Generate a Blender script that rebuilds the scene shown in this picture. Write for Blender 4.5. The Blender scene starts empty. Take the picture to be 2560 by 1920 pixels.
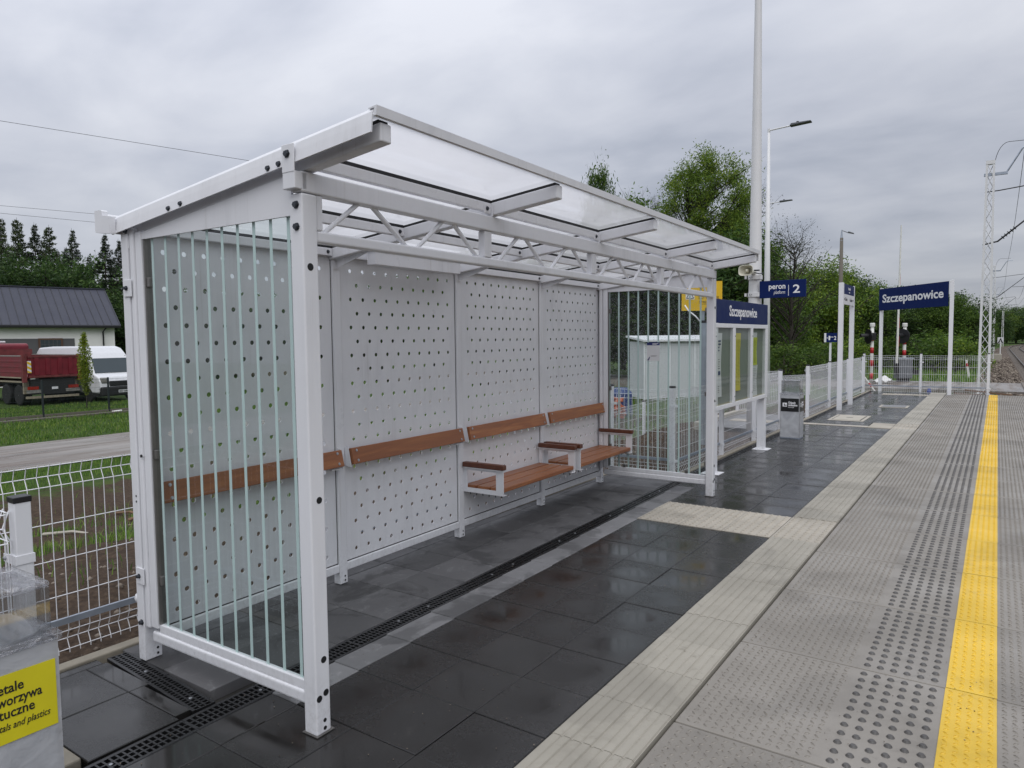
import bpy, bmesh, math, random
import numpy as np
from mathutils import Vector, Matrix
R = math.radians
random.seed(7)
RNG = np.random.default_rng(7)
SC = bpy.context.scene
COL = SC.collection

# ------------------------------------------------------------------ camera
YAW, PITCH, ROLL = R(34.4566), R(-3.6353), R(-0.59415)
CAMZ = 1.71
fw = Vector((-math.sin(YAW)*math.cos(PITCH), math.cos(YAW)*math.cos(PITCH), math.sin(PITCH)))
rt = Vector((math.cos(YAW), math.sin(YAW), 0)); up = rt.cross(fw)
r2 = rt*math.cos(ROLL) + up*math.sin(ROLL); u2 = up*math.cos(ROLL) - rt*math.sin(ROLL)
cam = bpy.data.cameras.new('camera'); camo = bpy.data.objects.new('camera', cam); COL.objects.link(camo)
camo.matrix_world = Matrix(((r2.x, u2.x, -fw.x, 0), (r2.y, u2.y, -fw.y, 0), (r2.z, u2.z, -fw.z, CAMZ), (0, 0, 0, 1)))
cam.sensor_width = 36; cam.lens = 36*1763.2/2560; cam.clip_start = 0.05; cam.clip_end = 3000
SC.camera = camo

# ------------------------------------------------------------------ sky, sun, exposure
SUN_EL, SUN_AZ = R(56), R(-140)        # azimuth from +Y towards -X: the veiled sun stands behind the camera, over the tracks
sun_dir = Vector((-math.sin(SUN_AZ)*math.cos(SUN_EL), math.cos(SUN_AZ)*math.cos(SUN_EL), math.sin(SUN_EL)))
W = bpy.data.worlds.new('World'); SC.world = W; W.use_nodes = True
nt = W.node_tree; nt.nodes.clear()
def wn(t, **k):
    n = nt.nodes.new(t)
    for a, b in k.items(): setattr(n, a, b)
    return n
def wl(a, b): nt.links.new(a, b)
def wmath(op, a, b=None):
    n = wn('ShaderNodeMath', operation=op)
    for i, v in enumerate((a, b)):
        if v is None: continue
        if hasattr(v, 'is_output'): wl(v, n.inputs[i])
        else: n.inputs[i].default_value = v
    return n.outputs[0]
out = wn('ShaderNodeOutputWorld')
tc = wn('ShaderNodeTexCoord'); sep = wn('ShaderNodeSeparateXYZ'); wl(tc.outputs['Generated'], sep.inputs[0])
zc = wmath('MAXIMUM', sep.outputs[2], 0.0)
den = wmath('ADD', zc, 0.22)
cx = wmath('DIVIDE', sep.outputs[0], den); cy = wmath('DIVIDE', sep.outputs[1], den)
cmb = wn('ShaderNodeCombineXYZ'); wl(cx, cmb.inputs[0]); wl(cy, cmb.inputs[1])
mp = wn('ShaderNodeMapping'); mp.inputs['Rotation'].default_value = (0, 0, R(25)); mp.inputs['Scale'].default_value = (0.95, 1.35, 1)
wl(cmb.outputs[0], mp.inputs[0])
n1 = wn('ShaderNodeTexNoise'); n1.inputs['Scale'].default_value = 1.75; n1.inputs['Detail'].default_value = 8; n1.inputs['Roughness'].default_value = 0.50; n1.inputs['Distortion'].default_value = 0.25
wl(mp.outputs[0], n1.inputs['Vector'])
n2 = wn('ShaderNodeTexNoise'); n2.inputs['Scale'].default_value = 0.6; n2.inputs['Detail'].default_value = 3
wl(mp.outputs[0], n2.inputs['Vector'])
cl = wmath('ADD', wmath('MULTIPLY', n1.outputs[0], 0.62), wmath('MULTIPLY', n2.outputs[0], 0.38))
ramp = wn('ShaderNodeValToRGB'); wl(cl, ramp.inputs[0])
ramp.color_ramp.elements[0].position = 0.36; ramp.color_ramp.elements[0].color = (0.435, 0.468, 0.552, 1)
ramp.color_ramp.elements[1].position = 0.62; ramp.color_ramp.elements[1].color = (0.715, 0.735, 0.80, 1)
e = ramp.color_ramp.elements.new(0.47); e.color = (0.565, 0.592, 0.672, 1)
# overcast sky: the deck brightens steadily from the horizon to the zenith and is a little thinner to the left (-X)
elev = wmath('ADD', wmath('MULTIPLY', zc, 1.12), 0.58)
thin = wmath('ADD', wmath('MULTIPLY', sep.outputs[0], -0.17), 0.98)
gain = wmath('MULTIPLY', elev, thin)
cs = wn('ShaderNodeVectorMath', operation='SCALE'); wl(ramp.outputs[0], cs.inputs[0]); wl(gain, cs.inputs['Scale'])
bgc = wn('ShaderNodeBackground'); wl(cs.outputs[0], bgc.inputs[0]); bgc.inputs[1].default_value = 1.0
sky = wn('ShaderNodeTexSky', sky_type='NISHITA'); sky.sun_disc = False; sky.sun_elevation = SUN_EL; sky.sun_rotation = -SUN_AZ % (2*math.pi)
bgs = wn('ShaderNodeBackground'); wl(sky.outputs[0], bgs.inputs[0]); bgs.inputs[1].default_value = 0.07
mx = wn('ShaderNodeMixShader'); mx.inputs[0].default_value = 0.90; wl(bgs.outputs[0], mx.inputs[1]); wl(bgc.outputs[0], mx.inputs[2])
wl(mx.outputs[0], out.inputs[0])
sl = bpy.data.lights.new('sun', 'SUN'); sl.energy = 1.5; sl.angle = R(70); sl.color = (1, 0.985, 0.965)
so = bpy.data.objects.new('sun', sl); COL.objects.link(so); so.rotation_euler = sun_dir.to_track_quat('Z', 'Y').to_euler()
VS = SC.view_settings; VS.view_transform = 'Standard'; VS.look = 'None'; VS.exposure = 0.16; VS.gamma = 1.0; VS.use_curve_mapping = False
SC.cycles.max_bounces = 10; SC.cycles.transparent_max_bounces = 24; SC.cycles.caustics_reflective = False; SC.cycles.caustics_refractive = False
SC.cycles.use_denoising = True
SC.cycles.sample_clamp_indirect = 6

# ------------------------------------------------------------------ materials
class NT:
    def __init__(s, name):
        s.m = bpy.data.materials.new(name); s.m.use_nodes = True
        s.t = s.m.node_tree; s.t.nodes.clear()
        s.out = s.t.nodes.new('ShaderNodeOutputMaterial')
    def n(s, typ, **k):
        n = s.t.nodes.new(typ)
        for a, b in k.items():
            if a.startswith('i_'):
                key = a[2:].replace('_', ' ')
                n.inputs[int(key) if key.isdigit() else key].default_value = b
            else: setattr(n, a, b)
        return n
    def l(s, a, b): s.t.links.new(a, b)
    def math(s, op, a, b=None, clamp=False):
        n = s.n('ShaderNodeMath', operation=op, use_clamp=clamp)
        for i, v in enumerate((a, b)):
            if v is None: continue
            if hasattr(v, 'is_output'): s.l(v, n.inputs[i])
            else: n.inputs[i].default_value = v
        return n.outputs[0]
    def pos(s, kind='world'):
        if kind == 'world': return s.n('ShaderNodeNewGeometry').outputs['Position']
        return s.n('ShaderNodeTexCoord').outputs['Object']
    def mapping(s, vec, scale=(1, 1, 1), rot=(0, 0, 0)):
        m = s.n('ShaderNodeMapping'); m.inputs['Scale'].default_value = scale; m.inputs['Rotation'].default_value = rot
        s.l(vec, m.inputs[0]); return m.outputs[0]
    def noise(s, vec, scale, detail=4, rough=0.55, dist=0):
        n = s.n('ShaderNodeTexNoise'); n.inputs['Scale'].default_value = scale; n.inputs['Detail'].default_value = detail
        n.inputs['Roughness'].default_value = rough; n.inputs['Distortion'].default_value = dist
        s.l(vec, n.inputs['Vector']); return n.outputs[0]
    def range(s, v, a, b, c, d):
        n = s.n('ShaderNodeMapRange'); s.l(v, n.inputs[0])
        for i, x in enumerate((a, b, c, d)): n.inputs[i+1].default_value = x
        return n.outputs[0]
    def ramp(s, v, stops):
        n = s.n('ShaderNodeValToRGB'); s.l(v, n.inputs[0])
        el = n.color_ramp.elements
        while len(el) < len(stops): el.new(0.5)
        for e, (p, c) in zip(el, stops): e.position = p; e.color = (*c, 1)
        return n.outputs[0]
    def mixc(s, f, a, b, mode='MIX'):
        n = s.n('ShaderNodeMix', data_type='RGBA', blend_type=mode)
        for sock, v in ((n.inputs[0], f), (n.inputs[6], a), (n.inputs[7], b)):
            if hasattr(v, 'is_output'): s.l(v, sock)
            elif isinstance(v, tuple): sock.default_value = (*v, 1)
            else: sock.default_value = v
        return n.outputs[2]
    def bump(s, h, strength=0.3, dist=0.01):
        b = s.n('ShaderNodeBump'); b.inputs['Strength'].default_value = strength; b.inputs['Distance'].default_value = dist
        s.l(h, b.inputs['Height']); return b.outputs[0]
    def pbr(s, col, rough=0.5, metal=0.0, normal=None, spec=0.5, **kw):
        p = s.n('ShaderNodeBsdfPrincipled')
        for sock, v in ((p.inputs['Base Color'], col), (p.inputs['Roughness'], rough), (p.inputs['Metallic'], metal), (p.inputs['Specular IOR Level'], spec)):
            if hasattr(v, 'is_output'): s.l(v, sock)
            elif isinstance(v, tuple): sock.default_value = (*v, 1)
            else: sock.default_value = v
        if normal is not None: s.l(normal, p.inputs['Normal'])
        for k, v in kw.items(): p.inputs[k.replace('_', ' ')].default_value = v
        return p.outputs[0]
    def schlick(s, f0=0.04, normal=None):
        lw = s.n('ShaderNodeLayerWeight'); lw.inputs[0].default_value = 0.5
        if normal is not None: s.l(normal, lw.inputs['Normal'])
        return s.math('ADD', s.math('MULTIPLY', s.math('POWER', lw.outputs['Facing'], 5.0), 1-f0), f0)
    def done(s, sh): s.l(sh, s.out.inputs[0]); return s.m

MAT = {}
def simple(name, col, rough=0.5, metal=0.0, var=0.12, scale=8, bump=0.0, bscale=60, spec=0.5):
    k = NT(name); P = k.pos()
    nz = k.noise(P, scale, 5)
    f = k.range(nz, 0.25, 0.75, 1-var, 1+var)
    c = k.n('ShaderNodeVectorMath', operation='SCALE'); c.inputs[0].default_value = col; k.l(f, c.inputs['Scale'])
    rr = k.range(nz, 0.3, 0.7, max(0.03, rough*0.8), min(1, rough*1.2))
    nm = k.bump(k.noise(P, bscale, 3), bump, 0.004) if bump else None
    MAT[name] = k.done(k.pbr(c.outputs[0], rr, metal, nm, spec)); return MAT[name]

# white powder-coated steel, wet with fine rain drops
def paint(name, col, rough=0.33, grime=0.1):
    k = NT(name); P = k.pos()
    v = k.n('ShaderNodeTexVoronoi', i_Scale=260.0, i_Randomness=1.0); k.l(P, v.inputs['Vector'])
    sel = k.n('ShaderNodeSeparateColor'); k.l(v.outputs['Color'], sel.inputs[0])
    drop = k.math('MULTIPLY', k.range(v.outputs['Distance'], 0.12, 0.30, 1, 0), k.math('GREATER_THAN', sel.outputs[0], 0.80))
    n1 = k.noise(P, 2.2, 5); n2 = k.noise(k.mapping(P, (14, 14, 1.2)), 1.0, 4)
    g = k.math('MULTIPLY', k.range(n1, 0.42, 0.78, 0, 1), k.range(n2, 0.4, 0.75, 0, grime*2))
    c = k.mixc(g, col, tuple(x*0.55 for x in col))
    sp = k.n('ShaderNodeSeparateXYZ'); k.l(P, sp.inputs[0])      # mud splashed up from the paving and thin rain runs
    splash = k.math('MULTIPLY', k.range(sp.outputs[2], 0.02, 0.30, 1, 0), k.range(k.noise(P, 38, 5, 0.7), 0.46, 0.70, 0, 0.32))
    c = k.mixc(splash, c, (0.20, 0.17, 0.14))
    run = k.math('MULTIPLY', k.range(k.noise(k.mapping(P, (42, 42, 0.9)), 1.0, 3), 0.60, 0.74, 0, 1), k.range(n1, 0.40, 0.62, 0, 0.30))
    c = k.mixc(run, c, (0.42, 0.40, 0.37))
    low = k.math('MULTIPLY', k.noise(P, 1.7, 2), 2.2)
    nm = k.bump(k.math('ADD', k.math('ADD', drop, low), k.math('MULTIPLY', k.noise(P, 420, 2), 0.18)), 0.35, 0.0015)
    r = k.range(n1, 0.3, 0.7, rough*0.8, rough*1.25)
    MAT[name] = k.done(k.pbr(c, r, 0, nm)); return MAT[name]
paint('white_paint', (0.745, 0.75, 0.775), 0.33, 0.22)
paint('fence_white', (0.76, 0.765, 0.79), 0.35, 0.15)
paint('mast_white', (0.72, 0.72, 0.725), 0.4, 0.15)
simple('black_plastic', (0.012, 0.012, 0.014), 0.35)
simple('rubber', (0.006, 0.006, 0.007), 0.6)
simple('bolt_dark', (0.05, 0.055, 0.065), 0.4, 0.6)
simple('bolt_zinc', (0.42, 0.43, 0.45), 0.35, 0.9)
simple('galvanised', (0.38, 0.42, 0.48), 0.42, 0.7, 0.15)
simple('aluminium', (0.46, 0.46, 0.47), 0.35, 0.6)
simple('clip_metal', (0.22, 0.21, 0.20), 0.35, 0.7)
simple('sign_blue', (0.009, 0.020, 0.095), 0.42, 0, 0.08, 3, spec=0.06)
simple('sign_white', (0.72, 0.72, 0.74), 0.4, 0, 0.03)
simple('sign_yellow', (0.70, 0.44, 0.015), 0.4, 0, 0.06)
simple('label_yellow', (0.68, 0.60, 0.015), 0.4, 0, 0.06)
simple('label_black', (0.010, 0.010, 0.011), 0.35)
simple('ink', (0.012, 0.012, 0.014), 0.5, 0, 0.02)
simple('ink_blue', (0.02, 0.03, 0.14), 0.5, 0, 0.02)
simple('text_white', (0.80, 0.80, 0.82), 0.45, 0, 0.02)
simple('cast_iron', (0.018, 0.018, 0.019), 0.30, 0.3, 0.3, 30, 0.3, 90)
simple('signal_red', (0.42, 0.012, 0.018), 0.35)
simple('signal_white', (0.70, 0.70, 0.66), 0.4)
simple('cabinet_grey', (0.15, 0.16, 0.175), 0.45)
simple('concrete_post', (0.13, 0.115, 0.095), 0.8, 0, 0.2, 6, 0.3, 50)
simple('concrete_pale', (0.40, 0.37, 0.31), 0.75, 0, 0.16, 7, 0.3, 60)
simple('kerb_concrete', (0.24, 0.215, 0.17), 0.75, 0, 0.22, 9, 0.4, 70)
simple('horn_cream', (0.58, 0.56, 0.46), 0.4)
simple('truck_red', (0.16, 0.012, 0.022), 0.35, 0, 0.25, 3)
simple('truck_red_dirty', (0.15, 0.03, 0.03), 0.6, 0, 0.4, 5)
simple('truck_black', (0.016, 0.016, 0.017), 0.6)
simple('truck_beige', (0.30, 0.26, 0.19), 0.6, 0, 0.2)
simple('tyre', (0.012, 0.012, 0.012), 0.8)
simple('rim_grey', (0.28, 0.27, 0.25), 0.5, 0.3, 0.3)
simple('van_white', (0.68, 0.69, 0.71), 0.22, 0, 0.04)
simple('car_glass', (0.02, 0.035, 0.04), 0.06, 0, 0.05, 2, spec=0.8)
simple('lamp_red', (0.30, 0.02, 0.01), 0.25)
simple('amber', (0.75, 0.20, 0.02), 0.3)
simple('wall_white', (0.82, 0.815, 0.79), 0.85, 0, 0.05, 1.5)
simple('wall_grey', (0.105, 0.105, 0.11), 0.85, 0, 0.06, 2)
simple('roof_metal', (0.050, 0.053, 0.072), 0.6, 0.0, 0.08, 1.0, spec=0.3)
simple('gutter_black', (0.010, 0.010, 0.012), 0.4)
simple('brown_frame', (0.10, 0.05, 0.03), 0.6)
simple('fence_dark', (0.015, 0.022, 0.025), 0.5)
simple('bark', (0.032, 0.026, 0.020), 0.9, 0, 0.35, 12)
simple('bark_pale', (0.085, 0.075, 0.06), 0.9, 0, 0.35, 12)
simple('rail_steel', (0.10, 0.085, 0.075), 0.35, 0.8, 0.2)
simple('sleeper', (0.16, 0.14, 0.12), 0.85, 0, 0.2)
simple('timber_debris', (0.17, 0.10, 0.06), 0.8, 0, 0.3)
simple('tarp_blue', (0.012, 0.045, 0.26), 0.4)
simple('tarp_white', (0.66, 0.66, 0.64), 0.5)
simple('bag_blue', (0.02, 0.05, 0.16), 0.6, 0, 0.3, 10)
simple('rubble_orange', (0.36, 0.10, 0.05), 0.8, 0, 0.3, 10)
simple('paper_white', (0.66, 0.67, 0.68), 0.6, 0, 0.03)
simple('paper_yellow', (0.62, 0.54, 0.06), 0.6, 0, 0.04)
simple('paper_lime', (0.52, 0.58, 0.05), 0.6, 0, 0.04)
simple('board_back', (0.20, 0.225, 0.20), 0.6, 0, 0.05)
simple('frost_stripe', (0.46, 0.60, 0.58), 0.45, 0, 0.03)
simple('pebble', (0.26, 0.23, 0.19), 0.8, 0, 0.35, 25)
simple('wire_dark', (0.02, 0.02, 0.022), 0.5)
simple('tint_lamp', (0.12, 0.125, 0.135), 0.4, 0.3)

def wood(name, a, b):
    k = NT(name); P = k.pos('object')
    oi = k.n('ShaderNodeObjectInfo')
    off = k.n('ShaderNodeVectorMath', operation='SCALE'); k.l(oi.outputs['Random'], off.inputs['Scale']); off.inputs[0].default_value = (9, 31, 17)
    ad = k.n('ShaderNodeVectorMath', operation='ADD'); k.l(P, ad.inputs[0]); k.l(off.outputs[0], ad.inputs[1])
    q = k.mapping(ad.outputs[0], (22, 1.4, 22))
    g = k.noise(q, 1.0, 6, 0.6, 1.2); fine = k.noise(k.mapping(ad.outputs[0], (160, 5, 160)), 1.0, 3)
    big = k.noise(k.mapping(ad.outputs[0], (3, 0.6, 3)), 1.0, 3)
    c = k.ramp(g, [(0.28, tuple(x*0.62 for x in a)), (0.5, a), (0.72, b)])
    c = k.mixc(k.range(fine, 0.45, 0.75, 0, 0.45), c, tuple(x*0.55 for x in a))
    c = k.mixc(k.range(oi.outputs['Random'], 0, 1, 0.0, 0.55), c, tuple(x*0.72 for x in a), 'MIX')
    c = k.mixc(k.range(big, 0.4, 0.8, 0, 0.35), c, b)
    MAT[name] = k.done(k.pbr(c, k.range(g, 0.3, 0.7, 0.28, 0.5), 0, k.bump(fine, 0.15, 0.002)))
wood('hardwood', (0.275, 0.092, 0.032), (0.42, 0.18, 0.068))
wood('hardwood_dark', (0.11, 0.034, 0.017), (0.16, 0.055, 0.026))

def glass(name, tint, drops=0.0, refl=1.0, dscale=120, thick=0.35):
    k = NT(name); P = k.pos()
    tr = k.n('ShaderNodeBsdfTransparent'); tr.inputs[0].default_value = (*tint, 1)
    gl = k.n('ShaderNodeBsdfGlossy'); gl.inputs['Roughness'].default_value = 0.03
    f = k.math('MULTIPLY', k.schlick(0.07), refl, True)
    m = k.n('ShaderNodeMixShader'); k.l(f, m.inputs[0]); k.l(tr.outputs[0], m.inputs[1]); k.l(gl.outputs[0], m.inputs[2])
    res = m.outputs[0]
    if drops:
        v = k.n('ShaderNodeTexVoronoi', i_Scale=float(dscale), i_Randomness=1.0); k.l(P, v.inputs['Vector'])
        sel = k.n('ShaderNodeSeparateColor'); k.l(v.outputs['Color'], sel.inputs[0])
        msk = k.math('MULTIPLY', k.math('LESS_THAN', v.outputs['Distance'], thick), k.math('GREATER_THAN', sel.outputs[0], 1-drops))
        dr = k.n('ShaderNodeBsdfTranslucent'); dr.inputs[0].default_value = (0.75, 0.78, 0.80, 1)
        df = k.n('ShaderNodeBsdfGlossy'); df.inputs['Roughness'].default_value = 0.3; df.inputs[0].default_value = (0.55, 0.57, 0.6, 1)
        m3 = k.n('ShaderNodeMixShader'); m3.inputs[0].default_value = 0.4; k.l(dr.outputs[0], m3.inputs[1]); k.l(df.outputs[0], m3.inputs[2])
        m2 = k.n('ShaderNodeMixShader'); k.l(k.math('MULTIPLY', msk, 0.55), m2.inputs[0]); k.l(res, m2.inputs[1]); k.l(m3.outputs[0], m2.inputs[2]); res = m2.outputs[0]
    MAT[name] = k.done(res)
glass('glass_near', (0.80, 0.86, 0.845), 0.10, 0.9, 190, 0.2)
glass('glass_far', (0.88, 0.92, 0.91), 0.45, 0.8, 105, 0.33)
glass('glass_case', (0.86, 0.89, 0.87), 0.0, 0.55)
glass('film_clear', (0.90, 0.91, 0.92), 0.0, 1.3)

def roofglass():
    k = NT('roof_milk'); P = k.pos()
    tr = k.n('ShaderNodeBsdfTransparent'); tr.inputs[0].default_value = (0.84, 0.84, 0.85, 1)
    tl = k.n('ShaderNodeBsdfTranslucent'); tl.inputs[0].default_value = (0.80, 0.79, 0.80, 1)
    gl = k.n('ShaderNodeBsdfGlossy'); gl.inputs['Roughness'].default_value = 0.05
    m = k.n('ShaderNodeMixShader'); k.l(k.range(k.noise(k.mapping(P, (1.5, 0.6, 1)), 1.4, 4), 0.3, 0.7, 0.48, 0.68), m.inputs[0]); k.l(tr.outputs[0], m.inputs[1]); k.l(tl.outputs[0], m.inputs[2])
    m2 = k.n('ShaderNodeMixShader'); k.l(k.schlick(0.05), m2.inputs[0]); k.l(m.outputs[0], m2.inputs[1]); k.l(gl.outputs[0], m2.inputs[2])
    MAT['roof_milk'] = k.done(m2.outputs[0])
roofglass()

def film():          # crinkled clear wrapping on the bins
    k = NT('film_crinkled'); P = k.pos()
    h = k.noise(P, 14, 5, 0.6, 1.6)
    nm = k.bump(h, 0.9, 0.03)
    tr = k.n('ShaderNodeBsdfTransparent'); tr.inputs[0].default_value = (0.93, 0.93, 0.935, 1)
    gl = k.n('ShaderNodeBsdfGlossy'); gl.inputs['Roughness'].default_value = 0.12; gl.inputs[0].default_value = (0.9, 0.9, 0.92, 1); k.l(nm, gl.inputs['Normal'])
    m = k.n('ShaderNodeMixShader'); k.l(k.math('ADD', k.schlick(0.06, nm), 0.08, True), m.inputs[0]); k.l(tr.outputs[0], m.inputs[1]); k.l(gl.outputs[0], m.inputs[2])
    MAT['film_crinkled'] = k.done(m.outputs[0])
    k = NT('film_milky'); P = k.pos()
    h = k.noise(P, 6, 3, 0.5, 1.2); nm = k.bump(h, 0.35, 0.03)
    tr = k.n('ShaderNodeBsdfTransparent'); tr.inputs[0].default_value = (0.85, 0.86, 0.88, 1)
    p = k.pbr((0.62, 0.63, 0.65), 0.22, 0, nm)
    m = k.n('ShaderNodeMixShader'); k.l(k.range(h, 0.3, 0.7, 0.45, 0.65), m.inputs[0]); k.l(tr.outputs[0], m.inputs[1]); k.l(p, m.inputs[2])
    MAT['film_milky'] = k.done(m.outputs[0])
film()

# --- paving
def tile(name, base, pale, wet):
    k = NT(name); P = k.pos(); O = k.pos('object')
    oi = k.n('ShaderNodeObjectInfo')
    n1 = k.noise(P, 3.2, 6, 0.6); n2 = k.noise(P, 22, 5, 0.65); n3 = k.noise(P, 130, 3)
    n4 = k.noise(k.mapping(P, (1, 1, 1), (0, 0, R(35))), 6.5, 6, 0.7, 1.4)
    t = k.range(oi.outputs['Random'], 0, 1, 0.78, 1.22)
    c = k.mixc(k.range(n1, 0.35, 0.7, 0, 1), base, tuple(x*1.35 for x in base))
    c = k.mixc(k.math('MULTIPLY', k.range(n4, 0.55, 0.72, 0, 1), k.range(n2, 0.35, 0.7, 0.0, pale[3])), c, pale[:3])
    c = k.mixc(k.range(n2, 0.6, 0.8, 0, 0.35), c, tuple(x*0.55 for x in base))
    if not wet:      # damp that has crept in under the roof, with ragged edges
        c = k.mixc(k.range(k.noise(P, 2.3, 7, 0.62, 0.6), 0.52, 0.58, 0, 0.55), c, tuple(x*0.4 for x in base))
    sc = k.n('ShaderNodeVectorMath', operation='SCALE'); k.l(c, sc.inputs[0]); k.l(t, sc.inputs['Scale'])
    if wet:      # rain water lies in the slightly dished middle of the tiles
        ln = k.n('ShaderNodeVectorMath', operation='LENGTH'); k.l(k.mapping(O, (1, 1, 0)), ln.inputs[0])
        dish = k.math('ADD', k.range(ln.outputs['Value'], 0.05, 0.21, 0.30, -0.22), k.range(n1, 0.3, 0.7, -0.30, 0.30))
        dish = k.math('ADD', dish, k.range(oi.outputs['Random'], 0, 1, -0.25, 0.25))
        pud = k.range(dish, -0.12, 0.30, 0, 1)
        r = k.math('SUBTRACT', k.range(n2, 0.3, 0.7, 0.25, 0.30), k.math('MULTIPLY', pud, 0.18))
        h = k.math('ADD', k.math('MULTIPLY', n3, k.range(pud, 0, 1, 0.5, 0.06)), k.math('MULTIPLY', n2, k.range(pud, 0, 1, 0.4, 0.1)))
        sh = k.pbr(sc.outputs[0], r, 0, k.bump(h, 0.25, 0.002), 0.5)
    else:
        sh = k.pbr(sc.outputs[0], k.range(n1, 0.3, 0.7, 0.5, 0.8), 0, k.bump(k.math('ADD', n3, n2), 0.3, 0.002), 0.35)
    MAT[name] = k.done(sh)
tile('tile_wet', (0.0135, 0.0128, 0.0122), (0.045, 0.043, 0.040, 0.6), True)
tile('tile_dry', (0.078, 0.077, 0.079), (0.20, 0.198, 0.20, 1.0), False)
tile('tile_dusty', (0.145, 0.144, 0.147), (0.30, 0.295, 0.295, 1.0), False)

def concrete(name, a, stain, rough, wetness=0.3, fine=260):
    k = NT(name); P = k.pos(); oi = k.n('ShaderNodeObjectInfo')
    n1 = k.noise(P, 1.7, 6, 0.6); n2 = k.noise(P, 9, 6, 0.7, 0.8); n3 = k.noise(P, fine, 2)
    c = k.mixc(k.range(n1, 0.35, 0.7, 0, 1), tuple(x*0.88 for x in a), tuple(x*1.1 for x in a))
    c = k.mixc(k.math('MULTIPLY', k.range(n2, 0.58, 0.74, 0, 1), k.range(n1, 0.4, 0.6, 0.15, 0.85)), c, stain)
    c = k.mixc(k.range(n3, 0.55, 0.8, 0, 0.3), c, tuple(x*0.6 for x in a))
    c = k.mixc(k.range(k.noise(P, 1.15, 7, 0.62, 0.5), 0.53, 0.60, 0, 0.42), c, tuple(x*0.62 for x in a))      # still damp
    c = k.mixc(k.range(k.noise(P, 24, 4, 0.7), 0.66, 0.74, 0, 0.55), c, tuple(x*0.45 for x in a))      # shoe marks and grit
    sc = k.n('ShaderNodeVectorMath', operation='SCALE'); k.l(c, sc.inputs[0]); k.l(k.range(oi.outputs['Random'], 0, 1, 0.93, 1.07), sc.inputs['Scale'])
    r = k.range(n1, 0.4, 0.66, rough, rough-wetness)
    MAT[name] = k.done(k.pbr(sc.outputs[0], r, 0, k.bump(k.math('ADD', n3, k.math('MULTIPLY', n2, 0.5)), 0.2, 0.0018), 0.5))
concrete('slab_concrete', (0.240, 0.220, 0.192), (0.125, 0.112, 0.095), 0.60, 0.30)
concrete('stud_concrete', (0.085, 0.080, 0.075), (0.06, 0.055, 0.05), 0.5, 0.1)
concrete('tactile_concrete', (0.335, 0.312, 0.262), (0.15, 0.13, 0.10), 0.72, 0.2)
concrete('warn_concrete', (0.41, 0.375, 0.315), (0.22, 0.17, 0.12), 0.72, 0.15)
concrete('yellow_paint', (0.70, 0.455, 0.035), (0.46, 0.30, 0.04), 0.5, 0.22, 180)
concrete('bed_sand', (0.028, 0.026, 0.023), (0.02, 0.018, 0.015), 0.9, 0.0)
concrete('ramp_grey', (0.20, 0.20, 0.205), (0.14, 0.135, 0.13), 0.55, 0.3)

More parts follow.
